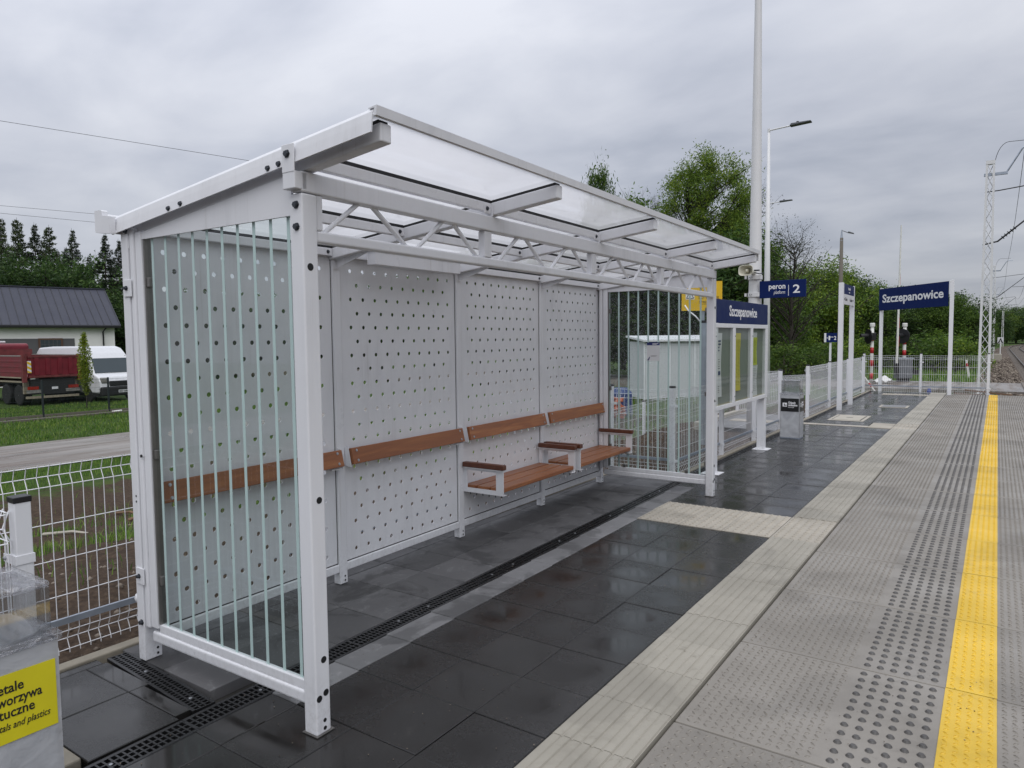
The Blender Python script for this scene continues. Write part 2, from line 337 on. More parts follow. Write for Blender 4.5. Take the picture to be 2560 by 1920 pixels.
def ground():
    k = NT('ground_mix'); P = k.pos(); sp = k.n('ShaderNodeSeparateXYZ'); k.l(P, sp.inputs[0])
    n1 = k.noise(P, 0.35, 6, 0.6, 0.4); n2 = k.noise(P, 2.6, 6, 0.65); n3 = k.noise(P, 16, 5, 0.7); n4 = k.noise(P, 70, 3)
    soil = k.ramp(n3, [(0.25, (0.022, 0.014, 0.009)), (0.5, (0.062, 0.041, 0.027)), (0.75, (0.125, 0.088, 0.058))])
    grass = k.ramp(n2, [(0.25, (0.022, 0.042, 0.010)), (0.5, (0.052, 0.098, 0.016)), (0.8, (0.115, 0.13, 0.03))])
    grass = k.mixc(k.range(n4, 0.3, 0.75, 0.0, 0.5), grass, (0.015, 0.028, 0.006))
    # bare earth near the new platform, grass farther out
    near = k.range(sp.outputs[0], -14.5, -18.0, 0.16, -0.16)
    ny = k.range(sp.outputs[1], 12, 30, 0.0, 0.33)
    m = k.math('SUBTRACT', k.math('ADD', k.math('MULTIPLY', n1, 0.55), k.math('MULTIPLY', n2, 0.45)), k.math('SUBTRACT', near, ny))
    gm = k.range(m, 0.44, 0.54, 0, 1)
    c = k.mixc(gm, soil, grass)
    h = k.math('ADD', k.math('MULTIPLY', n3, 1.0), k.math('MULTIPLY', n4, 0.4))
    MAT['ground_mix'] = k.done(k.pbr(c, 0.9, 0, k.bump(h, 0.8, 0.05), 0.2))
    k = NT('asphalt_wet'); P = k.pos()
    n1 = k.noise(k.mapping(P, (1.2, 0.18, 1)), 1.4, 6, 0.6); n3 = k.noise(P, 160, 3); n2 = k.noise(k.mapping(P, (3.5, 0.35, 1)), 1.0, 5, 0.65)
    c = k.ramp(n1, [(0.3, (0.17, 0.152, 0.135)), (0.6, (0.26, 0.24, 0.22))])
    c = k.mixc(k.range(n2, 0.46, 0.60, 0, 0.75), c, (0.125, 0.09, 0.063))
    MAT['asphalt_wet'] = k.done(k.pbr(c, k.range(n1, 0.35, 0.65, 0.22, 0.5), 0, k.bump(n3, 0.3, 0.004), 0.5))
    k = NT('ballast'); P = k.pos()
    v = k.n('ShaderNodeTexVoronoi', i_Scale=14.0); k.l(P, v.inputs['Vector'])
    sc = k.n('ShaderNodeSeparateColor'); k.l(v.outputs['Color'], sc.inputs[0])
    c = k.ramp(sc.outputs[0], [(0.1, (0.055, 0.042, 0.034)), (0.5, (0.12, 0.092, 0.074)), (0.9, (0.20, 0.165, 0.13))])
    MAT['ballast'] = k.done(k.pbr(c, 0.9, 0, k.bump(v.outputs['Distance'], 1.0, 0.06), 0.2))
    k = NT('stone_mix'); oi = k.n('ShaderNodeNewGeometry')
    c = k.ramp(oi.outputs['Random Per Island'], [(0.05, (0.06, 0.045, 0.036)), (0.5, (0.14, 0.11, 0.085)), (0.95, (0.26, 0.22, 0.175))])
    MAT['stone_mix'] = k.done(k.pbr(c, 0.85, 0))
ground()

def leaf(name, a, b, c3, trans=0.35, scale=0.55):
    k = NT(name); P = k.pos(); g = k.n('ShaderNodeNewGeometry'); oi = k.n('ShaderNodeObjectInfo')
    n = k.noise(P, scale, 3)
    f = k.math('ADD', k.math('MULTIPLY', g.outputs['Random Per Island'], 0.5), k.math('MULTIPLY', n, 0.5))
    c = k.ramp(f, [(0.22, a), (0.5, b), (0.8, c3)])
    sc = k.n('ShaderNodeVectorMath', operation='SCALE'); k.l(c, sc.inputs[0]); k.l(k.range(oi.outputs['Random'], 0, 1, 0.75, 1.25), sc.inputs['Scale'])
    d = k.pbr(sc.outputs[0], 0.55, 0, None, 0.25)
    t = k.n('ShaderNodeBsdfTranslucent'); k.l(sc.outputs[0], t.inputs[0])
    m = k.n('ShaderNodeMixShader'); m.inputs[0].default_value = trans; k.l(d, m.inputs[1]); k.l(t.outputs[0], m.inputs[2])
    MAT[name] = k.done(m.outputs[0])
leaf('leaf_spring', (0.0578, 0.1068, 0.0167), (0.1231, 0.2049, 0.0261), (0.2387, 0.3039, 0.0355))
leaf('leaf_mid', (0.0372, 0.0764, 0.0167), (0.0793, 0.1494, 0.0243), (0.1594, 0.2353, 0.0355))
leaf('leaf_deep', (0.0206, 0.0451, 0.0149), (0.0430, 0.0885, 0.0233), (0.0868, 0.1442, 0.0327))
leaf('leaf_conifer', (0.0141, 0.0240, 0.0143), (0.0272, 0.0452, 0.0226), (0.0614, 0.0774, 0.0321), 0.15)
leaf('leaf_larch', (0.0222, 0.0359, 0.0166), (0.0483, 0.0710, 0.0297), (0.1057, 0.1290, 0.0463), 0.25)
leaf('leaf_sparse', (0.0280, 0.0384, 0.0234), (0.0443, 0.0576, 0.0330), (0.0700, 0.0832, 0.0413), 0.25)
leaf('leaf_sapling', (0.1177, 0.1650, 0.0178), (0.2354, 0.3100, 0.0266), (0.3923, 0.4537, 0.0443))
leaf('grass_blade', (0.0542, 0.1150, 0.0212), (0.1093, 0.2200, 0.0330), (0.2551, 0.3262, 0.0717), 0.3, 1.2)

# ------------------------------------------------------------------ mesh helpers
class MB:
    def __init__(s): s.v = []; s.f = []
    def add(s, vs, fs):
        o = len(s.v); s.v += [tuple(map(float, v)) for v in vs]; s.f += [tuple(i+o for i in f) for f in fs]; return s
    def box(s, x0, x1, y0, y1, z0, z1):
        return s.add([(x0,y0,z0),(x1,y0,z0),(x1,y1,z0),(x0,y1,z0),(x0,y0,z1),(x1,y0,z1),(x1,y1,z1),(x0,y1,z1)],
                     [(0,3,2,1),(4,5,6,7),(0,1,5,4),(1,2,6,5),(2,3,7,6),(3,0,4,7)])
    def obox(s, c, ax, ay, az, hx, hy, hz):
        c = Vector(c); ax = Vector(ax).normalized(); ay = Vector(ay).normalized(); az = Vector(az).normalized()
        vs = [c+ax*sx*hx+ay*sy*hy+az*sz*hz for sz in (-1, 1) for sx, sy in ((-1,-1),(1,-1),(1,1),(-1,1))]
        return s.add(vs, [(0,3,2,1),(4,5,6,7),(0,1,5,4),(1,2,6,5),(2,3,7,6),(3,0,4,7)])
    def bar(s, p, q, w, h, upv=(0, 0, 1)):
        p = Vector(p); q = Vector(q); d = (q-p); L = d.length; d.normalize()
        u = Vector(upv)
        if abs(d.dot(u)) > 0.99: u = Vector((1, 0, 0))
        sd = d.cross(u).normalized(); uu = sd.cross(d).normalized()
        return s.obox((p+q)/2, sd, d, uu, w/2, L/2, h/2)
    def tube(s, pts, r, n=6, cap=True):
        pts = [Vector(p) for p in pts]; rs = r if isinstance(r, (list, tuple)) else [r]*len(pts)
        rings = []; o = len(s.v)
        d0 = (pts[1]-pts[0]).normalized(); u = Vector((0, 0, 1)) if abs(d0.z) < 0.9 else Vector((1, 0, 0))
        for i, p in enumerate(pts):
            d = (pts[min(i+1, len(pts)-1)]-pts[max(i-1, 0)]).normalized()
            a = d.cross(u).normalized(); b = a.cross(d).normalized(); u = b
            for k in range(n):
                t = 2*math.pi*k/n; q = p+(a*math.cos(t)+b*math.sin(t))*rs[i]; s.v.append((q.x, q.y, q.z))
        m = len(pts)
        for i in range(m-1):
            for k in range(n):
                s.f.append((o+i*n+k, o+i*n+(k+1) % n, o+(i+1)*n+(k+1) % n, o+(i+1)*n+k))
        if cap:
            s.f.append(tuple(o+k for k in range(n))[::-1]); s.f.append(tuple(o+(m-1)*n+k for k in range(n)))
        return s
    def lathe(s, c, axis, prof, n=12):      # prof: (distance along axis, radius)
        c = Vector(c); a = Vector(axis).normalized()
        return s.tube([c+a*t for t, r in prof], [r for t, r in prof], n)
    def prism(s, poly, axis, a0, a1):        # poly in the plane of the other two axes
        n = len(poly); vs = []
        for a in (a0, a1):
            for p, q in poly:
                vs.append({'x': (a, p, q), 'y': (p, a, q), 'z': (p, q, a)}[axis])
        fs = [tuple(range(n))[::-1], tuple(range(n, 2*n))]+[(i, (i+1) % n, n+(i+1) % n, n+i) for i in range(n)]
        return s.add(vs, fs)
    def mesh(s, name='mesh', fix=True):
        me = bpy.data.meshes.new(name); me.from_pydata(s.v, [], s.f)
        if fix:
            bm = bmesh.new(); bm.from_mesh(me); bmesh.ops.recalc_face_normals(bm, faces=bm.faces); bm.to_mesh(me); bm.free()
        me.update(); return me
    def build(s, name, mat, parent=None, loc=(0, 0, 0), bevel=0, seg=2, smooth=False, kind=None, rot=None, fix=True):
        return link(name, s.mesh(name, fix), mat, parent, loc, bevel, seg, smooth, kind, rot)
def link(name, me, mat, parent=None, loc=(0, 0, 0), bevel=0, seg=2, smooth=False, kind=None, rot=None):
    if mat is not None and len(me.materials) == 0: me.materials.append(MAT[mat] if isinstance(mat, str) else mat)
    o = bpy.data.objects.new(name, me); COL.objects.link(o); o.parent = parent; o.location = loc
    if rot: o.rotation_euler = rot
    if smooth:
        me.polygons.foreach_set('use_smooth', [True]*len(me.polygons))
    if bevel:
        b = o.modifiers.new('bevel', 'BEVEL'); b.width = bevel; b.segments = seg; b.limit_method = 'ANGLE'; b.angle_limit = R(40)
    if kind: o['kind'] = kind
    return o
def tag(o, label, cat, group=None, kind=None):
    o['label'] = label; o['category'] = cat
    if group: o['group'] = group
    if kind: o['kind'] = kind
    return o
def thing(name, label, cat, loc=(0, 0, 0), rz=0, group=None):
    o = bpy.data.objects.new(name, None); COL.objects.link(o); o.location = loc; o.rotation_euler = (0, 0, rz); o.empty_display_size = 0.2
    return tag(o, label, cat, group)
def struct(o): o['kind'] = 'structure'; return o
def npmesh(name, V, F):
    V = np.asarray(V, dtype=np.float32); F = np.asarray(F, dtype=np.int32)
    me = bpy.data.meshes.new(name); k = F.shape[1]
    me.vertices.add(len(V)); me.vertices.foreach_set('co', V.ravel())
    me.loops.add(F.size); me.loops.foreach_set('vertex_index', F.ravel())
    me.polygons.add(len(F)); me.polygons.foreach_set('loop_start', np.arange(0, F.size, k, dtype=np.int32))
    me.polygons.foreach_set('loop_total', np.full(len(F), k, dtype=np.int32))
    me.update(calc_edges=True); me.validate(); return me
def text(s, size, mat, parent, loc, rot=(0, 0, 0), sx=1.0, bold=0.0, align='LEFT', shear=0.0, name='lettering', width=None):
    cu = bpy.data.curves.new(name, 'FONT'); cu.body = s; cu.size = size; cu.align_x = align; cu.offset = bold*size; cu.shear = shear; cu.resolution_u = 3; cu.extrude = 0.0008
    t = bpy.data.objects.new('tmp', cu); COL.objects.link(t)
    dg = bpy.context.evaluated_depsgraph_get(); dg.update()
    me = bpy.data.meshes.new_from_object(t.evaluated_get(dg)); bpy.data.objects.remove(t); bpy.data.curves.remove(cu)
    if width and len(me.vertices):
        xs = [v.co.x for v in me.vertices]; w = max(xs)-min(xs); sx = width/w
        if align == 'LEFT':
            x0 = min(xs)
            for v in me.vertices: v.co.x -= x0
    for v in me.vertices: v.co.x *= sx
    me.materials.clear(); me.materials.append(MAT[mat])
    o = bpy.data.objects.new(name, me); COL.objects.link(o); o.parent = parent; o.location = loc; o.rotation_euler = rot
    return o
def camp(px, depth, z):     # a place seen at image column px (2560 wide), at a distance along the view
    lat = (px-1280)/1763.2*depth
    return Vector((math.cos(YAW)*lat - math.sin(YAW)*depth, math.sin(YAW)*lat + math.cos(YAW)*depth, z))
FACE_X = (R(90), 0, R(90))     # text readable from +X
FACE_NY = (R(90), 0, 0)        # text readable from -Y
# ================================================================== SETTING
def sstep(a, b, x):
    t = np.clip((x-a)/(b-a), 0, 1); return t*t*(3-2*t)
def vnoise(x, y, f, seed=0):
    r = np.random.default_rng(seed); out = 0
    for i in range(6):
        a, b, c = r.uniform(-1, 1), r.uniform(-1, 1), r.uniform(0, 6.28)
        out = out + np.sin((a*x+b*y)*f*(1+0.35*i)+c)
    return out/6
def gz(x, y):
    x = np.asarray(x, float); y = np.asarray(y, float)
    left = -0.10 - 1.2*sstep(-4.6, -13.5, x) + 0.10*vnoise(x, y, 1.6, 1)*sstep(-4.5, -5.6, x)*sstep(-17, -13, x) + 0.04*vnoise(x, y, 6, 2)*sstep(-4.3, -4.8, x)*sstep(-16, -12, x)
    right = -0.95 + 0*x
    far = np.where(x < -6, -0.95-0.35*sstep(-8, -16, x), -0.95) + 0.05*vnoise(x, y, 0.5, 3)
    z = np.where(x < -3.35, left, right)
    t = sstep(23.5, 26.5, y); z = z*(1-t)+far*t
    ramp = (x > -8.2) & (x < -3.3) & (y > 9.2) & (y < 23.5)      # cut for the ramps beside the platform
    z = np.where(ramp & (x < -5.6), np.minimum(z, -0.75), z)
    z = np.where((x > -4.08) & (y > 1.22) & (y < 8.42), -1.0, z)
    z = np.where((x > -3.30) & (y < 24.4), -1.0, z)
    return z
xs = np.unique(np.concatenate([np.arange(-420, -60, 20), np.arange(-60, -14, 1.0), np.arange(-14, -3.0, 0.14), np.arange(-3, 8, 0.8), np.arange(8, 300, 20)]))
ys = np.unique(np.concatenate([np.arange(-60, -4, 4), np.arange(-4, 26, 0.16), np.arange(26, 70, 1.2), np.arange(70, 700, 18)]))
gx, gy = np.meshgrid(xs, ys); V = np.stack([gx, gy, gz(gx, gy)], -1).reshape(-1, 3)
ny, nx = gx.shape; idx = np.arange(nx*ny).reshape(ny, nx)
F = np.stack([idx[:-1, :-1], idx[:-1, 1:], idx[1:, 1:], idx[1:, :-1]], -1).reshape(-1, 4)
me = npmesh('ground', V, F); g = struct(link('ground', me, 'ground_mix', smooth=True))

b = MB()
for i in range(60):
    y0 = -40+2*i; y1 = y0+2
    b.add([(-23.9+0.1*math.sin(y0*.4), y0, -1.275), (-19.0+0.12*math.sin(y0*.7), y0, -1.275), (-19.0+0.12*math.sin(y1*.7), y1, -1.275), (-23.9+0.1*math.sin(y1*.4), y1, -1.275)], [(0, 1, 2, 3)])
struct(b.build('road', 'asphalt_wet'))
b = MB(); b.box(-60, 30, 37.6, 44.2, -1.2, -0.80); struct(b.build('crossing_road', 'asphalt_wet'))
b = MB()
def tx(y): return 0.0 if y < 140 else (y-140)**2/1300.0
yy = [24.6, 37.5]; seg = [(24.6, 37.58), (44.22, 70), (70, 140)] + [(140+12*i, 152+12*i) for i in range(24)]
for y0, y1 in seg:
    a0, a1 = tx(y0), tx(y1)
    b.add([(-1.7+a0, y0, -1.1), (0.55+a0, y0, -0.88), (8.6+a0, y0, -0.88), (11+a0, y0, -1.2), (-1.7+a1, y1, -1.1), (0.55+a1, y1, -0.88), (8.6+a1, y1, -0.88), (11+a1, y1, -1.2)],
          [(0, 1, 5, 4), (1, 2, 6, 5), (2, 3, 7, 6)])
struct(b.build('track_bed', 'ballast'))
# loose stones heaped on the shoulder of the track bed
def stones(name, pts, smin, smax, mat, label, cat):
    n = len(pts); pts = np.asarray(pts)
    base = np.array([(1,0,0),(-1,0,0),(0,1,0),(0,-1,0),(0,0,1),(0,0,-1)], float)
    fs = np.array([(0,2,4),(2,1,4),(1,3,4),(3,0,4),(2,0,5),(1,2,5),(3,1,5),(0,3,5)])
    s = RNG.uniform(smin, smax, (n, 1, 1))*RNG.uniform(0.6, 1.3, (n, 6, 1))
    v = base[None]*s*np.array([1, 1, 0.7]); th = RNG.uniform(0, 6.28, n); c, q = np.cos(th), np.sin(th)
    vr = v.copy(); vr[..., 0] = v[..., 0]*c[:, None]-v[..., 1]*q[:, None]; vr[..., 1] = v[..., 0]*q[:, None]+v[..., 1]*c[:, None]
    vr += pts[:, None, :]
    Fm = (fs[None]+np.arange(n)[:, None, None]*6).reshape(-1, 3)
    return tag(link(name, npmesh(name, vr.reshape(-1, 3), Fm), mat), label, cat, kind='stuff')
P_ = []
for i in range(5200):
    y = RNG.uniform(44.6, 95); x = RNG.uniform(-1.9, 1.2)
    P_.append((x, y, -1.1+0.22*min(1, max(0, (x+1.7)/2.25))+RNG.uniform(-0.02, 0.06)))
for i in range(1500):
    y = RNG.uniform(25, 37); x = RNG.uniform(-0.8, 3); P_.append((x, y, -0.93+RNG.uniform(0, 0.09)))
stones('track_stones', P_, 0.04, 0.11, 'stone_mix', 'brown ballast stones heaped beside the far track', 'stones')
P_ = []
for i in range(2600):
    x = -4.3-abs(RNG.normal(0, 2.6)); y = RNG.uniform(-1, 22); P_.append((x, y, float(gz(x, y))+0.004))
stones('soil_pebbles', P_, 0.008, 0.03, 'stone_mix', 'small stones strewn over the bare soil behind the white fence', 'pebbles')
# rails
rl = thing('railway_track', 'steel rails on sleepers running away beside the far masts', 'railway', (0, 0, 0))
for xr in (1.85, 3.285, 6.0, 7.435):
    b = MB(); ypts = [24.6, 60, 100, 140]+[140+10*i for i in range(1, 28)]
    for y0, y1 in zip(ypts[:-1], ypts[1:]):
        b.bar((xr+tx(y0), y0, -0.80), (xr+tx(y1), y1, -0.80), 0.075, 0.15)
    b.build('rail', 'rail_steel', rl)
b = MB()
for i in range(420):
    y = 24.8+0.6*i
    if 37.3 < y < 44.4: continue
    for x0 in (2.57, 6.72): b.box(x0-1.25+tx(y), x0+1.25+tx(y), y-0.12, y+0.12, -0.98, -0.872)
b.build('sleepers', 'sleeper', rl, kind='stuff')

# ------------------------------------------------------------------ platform
b = MB()
b.prism([(-3.16, -4), (0.98, -4), (0.98, 24.28), (-3.16, 24.28), (-3.16, 8.30), (-3.98, 8.30), (-3.98, 1.30), (-3.16, 1.30)], 'z', -1.3, -0.062)
platform = struct(b.build('platform', 'bed_sand'))
# kerb of pale concrete along the back edge
kb = MB()
def kerb(x0, x1, y0, y1):
    L = max(x1-x0, y1-y0); n = max(1, round(L/1.0))
    for i in range(n):
        m = MB()
        if y1-y0 > x1-x0: m.box(x0, x1, y0+(y1-y0)*i/n+0.003, y0+(y1-y0)*(i+1)/n-0.003, -0.4, 0.012)
        else: m.box(x0+(x1-x0)*i/n+0.003, x0+(x1-x0)*(i+1)/n-0.003, y0, y1, -0.4, 0.012)
        m.build('kerb_stone', 'kerb_concrete', platform, bevel=0.008)
kerb(-3.245, -3.165, 8.38, 24.25); kerb(-4.065, -3.985, 1.30, 8.30); kerb(-4.065, -3.17, 8.305, 8.375); kerb(-4.065, -3.05, 1.225, 1.295); kerb(-3.245, -3.165, -4, 1.22)

YT, PY = 2.083, 0.402
XB = [(-1.546, 0.0), (-1.935, -0.006), (-2.312, -0.009), (-2.690, -0.020)]
def xb(k, y):
    X, s = XB[k]; return X+s*(min(max(y, 1), 7.5)-2.5)
def drainL(y):
    return -2.99-0.0225*(y-1.2) if y < 7.5 else -3.132-0.0036*(y-7.5)
DW = 0.135
unit = {}
def tile_mesh(w, d):
    key = (round(w, 3), round(d, 3))
    if key not in unit:
        hx, hy, c, h = w/2, d/2, 0.0035, 0.06
        m = MB()
        m.add([(-hx,-hy,-h),(hx,-hy,-h),(hx,hy,-h),(-hx,hy,-h),(-hx,-hy,-c),(hx,-hy,-c),(hx,hy,-c),(-hx,hy,-c),(-hx+c,-hy+c,0),(hx-c,-hy+c,0),(hx-c,hy-c,0),(-hx+c,hy-c,0)],
              [(0,3,2,1),(0,1,5,4),(1,2,6,5),(2,3,7,6),(3,0,4,7),(4,5,9,8),(5,6,10,9),(6,7,11,10),(7,4,8,11),(8,9,10,11)])
        unit[key] = m.mesh('paving_tile')
    return unit[key]
def put_tile(x0, x1, y0, y1, mat, j=0.0018):
    w, d = x1-x0-0.004, y1-y0-0.004
    me = tile_mesh(round(w, 2), round(d, 2))
    o = bpy.data.objects.new('paving_tile', me); COL.objects.link(o); o.parent = platform
    if len(me.materials) == 0: me.materials.append(MAT['tile_wet'])
    o.location = ((x0+x1)/2, (y0+y1)/2, random.uniform(-j, j)); o.rotation_euler = (random.uniform(-1, 1)*0.004, random.uniform(-1, 1)*0.004, random.uniform(-1, 1)*0.0015)
    o.scale = (w/round(w, 2), d/round(d, 2), 1)
    if mat != 'tile_wet': o.material_slots[0].link = 'OBJECT'; o.material_slots[0].material = MAT[mat]
    return o
rows = [(YT+PY*k, YT+PY*(k+1)) for k in range(-6, 55)]
for i, (y0, y1) in enumerate(rows):
    if y1 > 24.27: break
    ym = (y0+y1)/2
    for c in range(3):
        if 6.05 < ym < 6.92: continue                                   # blister field
        if 14.45 < ym < 15.2 and c == 0: continue
        if c in (0,) and 22.6 < ym < 23.3: pass
        put_tile(xb(c+1, ym), xb(c, ym)-(0.003 if c == 0 else 0), y0, y1, 'tile_wet')
    # cut tiles up to the channel; under the roof they are dry
    dl = drainL(ym); dry = 2.2 < ym < 7.6
    if ym > 0.4: put_tile(dl+DW+0.004, xb(3, ym), y0, y1, 'tile_dusty' if dry else 'tile_wet')
    if 1.3 < y0+0.02 and y1 < 8.35:
        s = 0.2 if i % 2 else 0.0
        if ym > 1.95 :
            put_tile(dl-0.42, dl-0.006, y0+0.15, y1+0.15, 'tile_dry'); put_tile(dl-0.80, dl-0.42, y0+0.15, y1+0.15, 'tile_dry')
            if dl-0.80 > -3.93: put_tile(-3.982, dl-0.80, y0+0.15, y1+0.15, 'tile_dry')
            else: put_tile(-3.982, dl-0.80, y0+0.15, y1+0.15, 'tile_dry')
    elif ym > 8.35:
        if dl-0.006+3.163 > 0.02: put_tile(-3.163, dl-0.006, y0, y1, 'tile_wet')
# the corner outside the shelter: larger tiles between the two channels
for x0, x1, y0, y1 in [(-3.90, -3.47, 1.305, 1.70), (-3.47, -3.025, 1.305, 1.70), (-3.90, -3.47, 1.70, 1.805), (-3.47, -3.06, 1.70, 1.778), (-3.98, -3.90, 1.305, 1.79)]:
    put_tile(x0, x1, y0, y1, 'tile_wet', 0.001)
for x0, x1 in [(-3.98, -3.56), (-3.56, -3.14)]: put_tile(x0, x1, 1.925, 2.228, 'tile_dry')

# tactile strip
def tact_mesh(w, d, nrib, across=False):
    m = MB(); h = 0.06
    m.box(-w/2, w/2, -d/2, d/2, -h, 0.000)
    p = w/nrib
    for k in range(nrib):
        x0 = -w/2+p*k+0.0045; x1 = -w/2+p*(k+1)-0.0045
        up_ = 0.0075 if k % 2 else 0.0045
        m.prism([(x0, 0.0005), (x1, 0.0005), (x1-0.004, up_), (x0+0.004, up_)], 'y', -d/2+0.001, d/2-0.001)
    return m.mesh('tactile_tile')
def stud(m, x, y, r, h, n=10, z=0.0):
    vs = []; 
    for rr, zz in ((r, z), (r*0.62, z+h)):
        for k in range(n): t = 2*math.pi*k/n; vs.append((x+rr*math.cos(t), y+rr*math.sin(t), zz))
    m.add(vs, [(k, (k+1) % n, n+(k+1) % n, n+k) for k in range(n)]+[tuple(range(n, 2*n))])
tm = tact_mesh(0.386, 0.398, 8); tm.materials.append(MAT['tactile_concrete'])
wm = MB(); wm.box(-0.19, 0.19, -0.1985, 0.1985, -0.06, 0)
for a in range(6):
    for c in range(6): stud(wm, -0.19+0.0635*(a+0.5), -0.1985+0.0662*(c+0.5), 0.0165, 0.0095, 9)
wm = wm.mesh('warning_tile', fix=False); wm.materials.append(MAT['warn_concrete'])
def inst(name, me, parent, loc, rz=0, sc=(1, 1, 1)):
    o = bpy.data.objects.new(name, me); COL.objects.link(o); o.parent = parent; o.location = loc; o.rotation_euler = (0, 0, rz); o.scale = sc; return o
for k in range(-6, 55):
    y0 = 2.525+0.4*k
    if y0+0.4 > 24.26: break
    if 6.1 < y0+0.2 < 6.95 or 14.4 < y0+0.2 < 15.3: inst('warning_tile', wm, platform, (-1.348, y0+0.2, 0.004), 0, (386/380, 1, 1)); continue
    inst('tactile_tile', tm, platform, (-1.348+random.uniform(-.0015, .0015), y0+0.2, 0.004+random.uniform(-.001, .001)), random.uniform(-.002, .002))
for c in range(3):
    for r in range(2):
        ym = 6.10+0.402*(r+0.5)+0.0; inst('warning_tile', wm, platform, ((xb(c, ym)+xb(c+1, ym))/2, ym, 0.004), 0, ((xb(c, ym)-xb(c+1, ym)-0.004)/0.38, 1, 1))
tr = tact_mesh(0.40, 0.386, 7); tr.materials.append(MAT['warn_concrete'])
inst('tactile_tile', tr, platform, (-1.74, 14.69, 0.004), R(90)); inst('tactile_tile', tr, platform, (-1.74, 15.09, 0.004), R(90))
gl_ = MB(); gl_.box(-0.2, 0.2, -0.1, 0.1, -0.05, 0.004); gl_ = gl_.mesh('guide_tile'); gl_.materials.append(MAT['warn_concrete'])
for k in range(3): inst('guide_tile', gl_, platform, (-2.14-0.402*k, 14.60, 0.003))
for k in range(3): inst('warning_tile', wm, platform, (-1.74-0.386*k, 23.05, 0.004), 0, (1, 0.95, 1))

# edge slabs with diamond tread, six rows of studs and the yellow line
SW = (-1.142, 0.975)
def lens(m, x, y, a, z0=0.0, L=0.0148, w=0.0062, h=0.0052):
    c, s = math.cos(a), math.sin(a)
    pts = [(-L, 0, 0), (0, -w, 0), (L, 0, 0), (0, w, 0), (-L*0.45, 0, h), (L*0.45, 0, h)]
    m.add([(x+p*c-q*s, y+p*s+q*c, z0+r) for p, q, r in pts], [(0, 1, 5, 4), (1, 2, 5), (2, 3, 5), (3, 0, 4, 5), ])
def treads(x0, x1, z0):
    m = MB(); p = 0.0365; n = int((x1-x0)/p); k = 27
    for i in range(n):
        for j in range(k):
            lens(m, x0+(i+0.5)*(x1-x0)/n, -0.48+(j+0.5)*0.96/k, R(38) if (i+j) % 2 else R(-38), z0)
    return m
sm = MB(); sm.box(SW[0], SW[1], -0.4965, 0.4965, -0.07, 0); sm = sm.mesh('edge_slab'); sm.materials.append(MAT['slab_concrete'])
t1 = treads(-1.112, -0.570, 0); t1.v += []; t2 = treads(0.058, 0.95, 0)
tmesh = MB(); tmesh.add(t1.v, t1.f); tmesh.add(t2.v, t2.f); tmesh = tmesh.mesh('tread_pattern', fix=False); tmesh.materials.append(MAT['slab_concrete'])
sg = MB()
for a in range(6):
    for c in range(12): stud(sg, -0.507+0.0602*a, -0.443+0.0805*c, 0.0175, 0.0085, 12)
sg = sg.mesh('studs', fix=False); sg.materials.append(MAT['stud_concrete'])
ym_ = MB(); ym_.box(-0.156, 0.050, -0.4965, 0.4965, 0.0005, 0.0035); ty = treads(-0.152, 0.047, 0.0034); ym_.add(ty.v, ty.f)
ym_ = ym_.mesh('yellow_line', fix=False); ym_.materials.append(MAT['yellow_paint'])
for k in range(-3, 21):
    yc = 3.925+1.0023*k+0.5
    if yc+0.5 > 24.3: break
    s = inst('edge_slab', sm, platform, (0, yc, -0.003+random.uniform(-.001, .001)), 0); bv = s.modifiers.new('bevel', 'BEVEL'); bv.width = 0.006; bv.segments = 2
    o = inst('tread_pattern', tmesh, s, (0, 0, 0)); o['kind'] = 'stuff'
    o = inst('studs', sg, s, (0, 0, 0)); o['kind'] = 'stuff'
    inst('yellow_line', ym_, s, (0.0015*k, 0, 0))

# manhole
mh = thing('manhole_cover', 'pale rectangular chamber cover set into the wet paving', 'manhole cover', (-2.47, 16.0, 0.006))
b = MB(); b.box(-0.33, 0.33, -0.58, 0.58, -0.03, 0.0); b.build('frame', 'concrete_pale', mh)
b = MB(); b.box(-0.25, 0.25, -0.46, 0.46, 0.001, 0.006); b.build('lid', 'concrete_pale', mh)
for sx in (-1, 1):
    b = MB(); b.box(sx*0.262-0.008, sx*0.262+0.008, -0.47, 0.47, 0.0005, 0.003); b.build('seam', 'rubber', mh)
b = MB(); b.box(-0.06, 0.06, -0.02, 0.02, 0.0062, 0.009); b.build('lifting_slot', 'rubber', mh)
mh = thing('manhole_cover', 'second pale chamber cover close to the end fence', 'manhole cover', (-1.98, 19.1, 0.006))
b = MB(); b.box(-0.30, 0.30, -0.30, 0.30, -0.03, 0.0); b.build('frame', 'concrete_pale', mh)
b = MB(); b.box(-0.25, 0.25, -0.25, 0.25, 0.001, 0.005); b.build('lid', 'ramp_grey', mh)

# drainage channels
def grate_mesh(L, w):
    m = MB(); h = 0.018
    for t in (-w/2+0.008, w/2-0.008): m.box(t-0.008, t+0.008, -L/2+0.001, L/2-0.001, -h, 0)
    for k in (1, 2): t = -w/2+0.016+(w-0.032)*k/3; m.box(t-0.0045, t+0.0045, -L/2+0.001, L/2-0.001, -h, -0.001)
    n = int(L/0.027)
    for k in range(n+1): y = -L/2+0.004+(L-0.008)*k/n; m.box(-w/2+0.016, w/2-0.016, y-0.0042, y+0.0042, -h, -0.0005)
    me = m.mesh('grate', fix=False); me.materials.append(MAT['cast_iron']); return me
gm_ = grate_mesh(0.5, DW)
bolt_m = MB(); bolt_m.lathe((0, 0, 0), (0, 0, 1), [(0, 0.009), (0.003, 0.0085), (0.004, 0.005)], 8); bolt_m = bolt_m.mesh('bolt'); bolt_m.materials.append(MAT['bolt_zinc'])
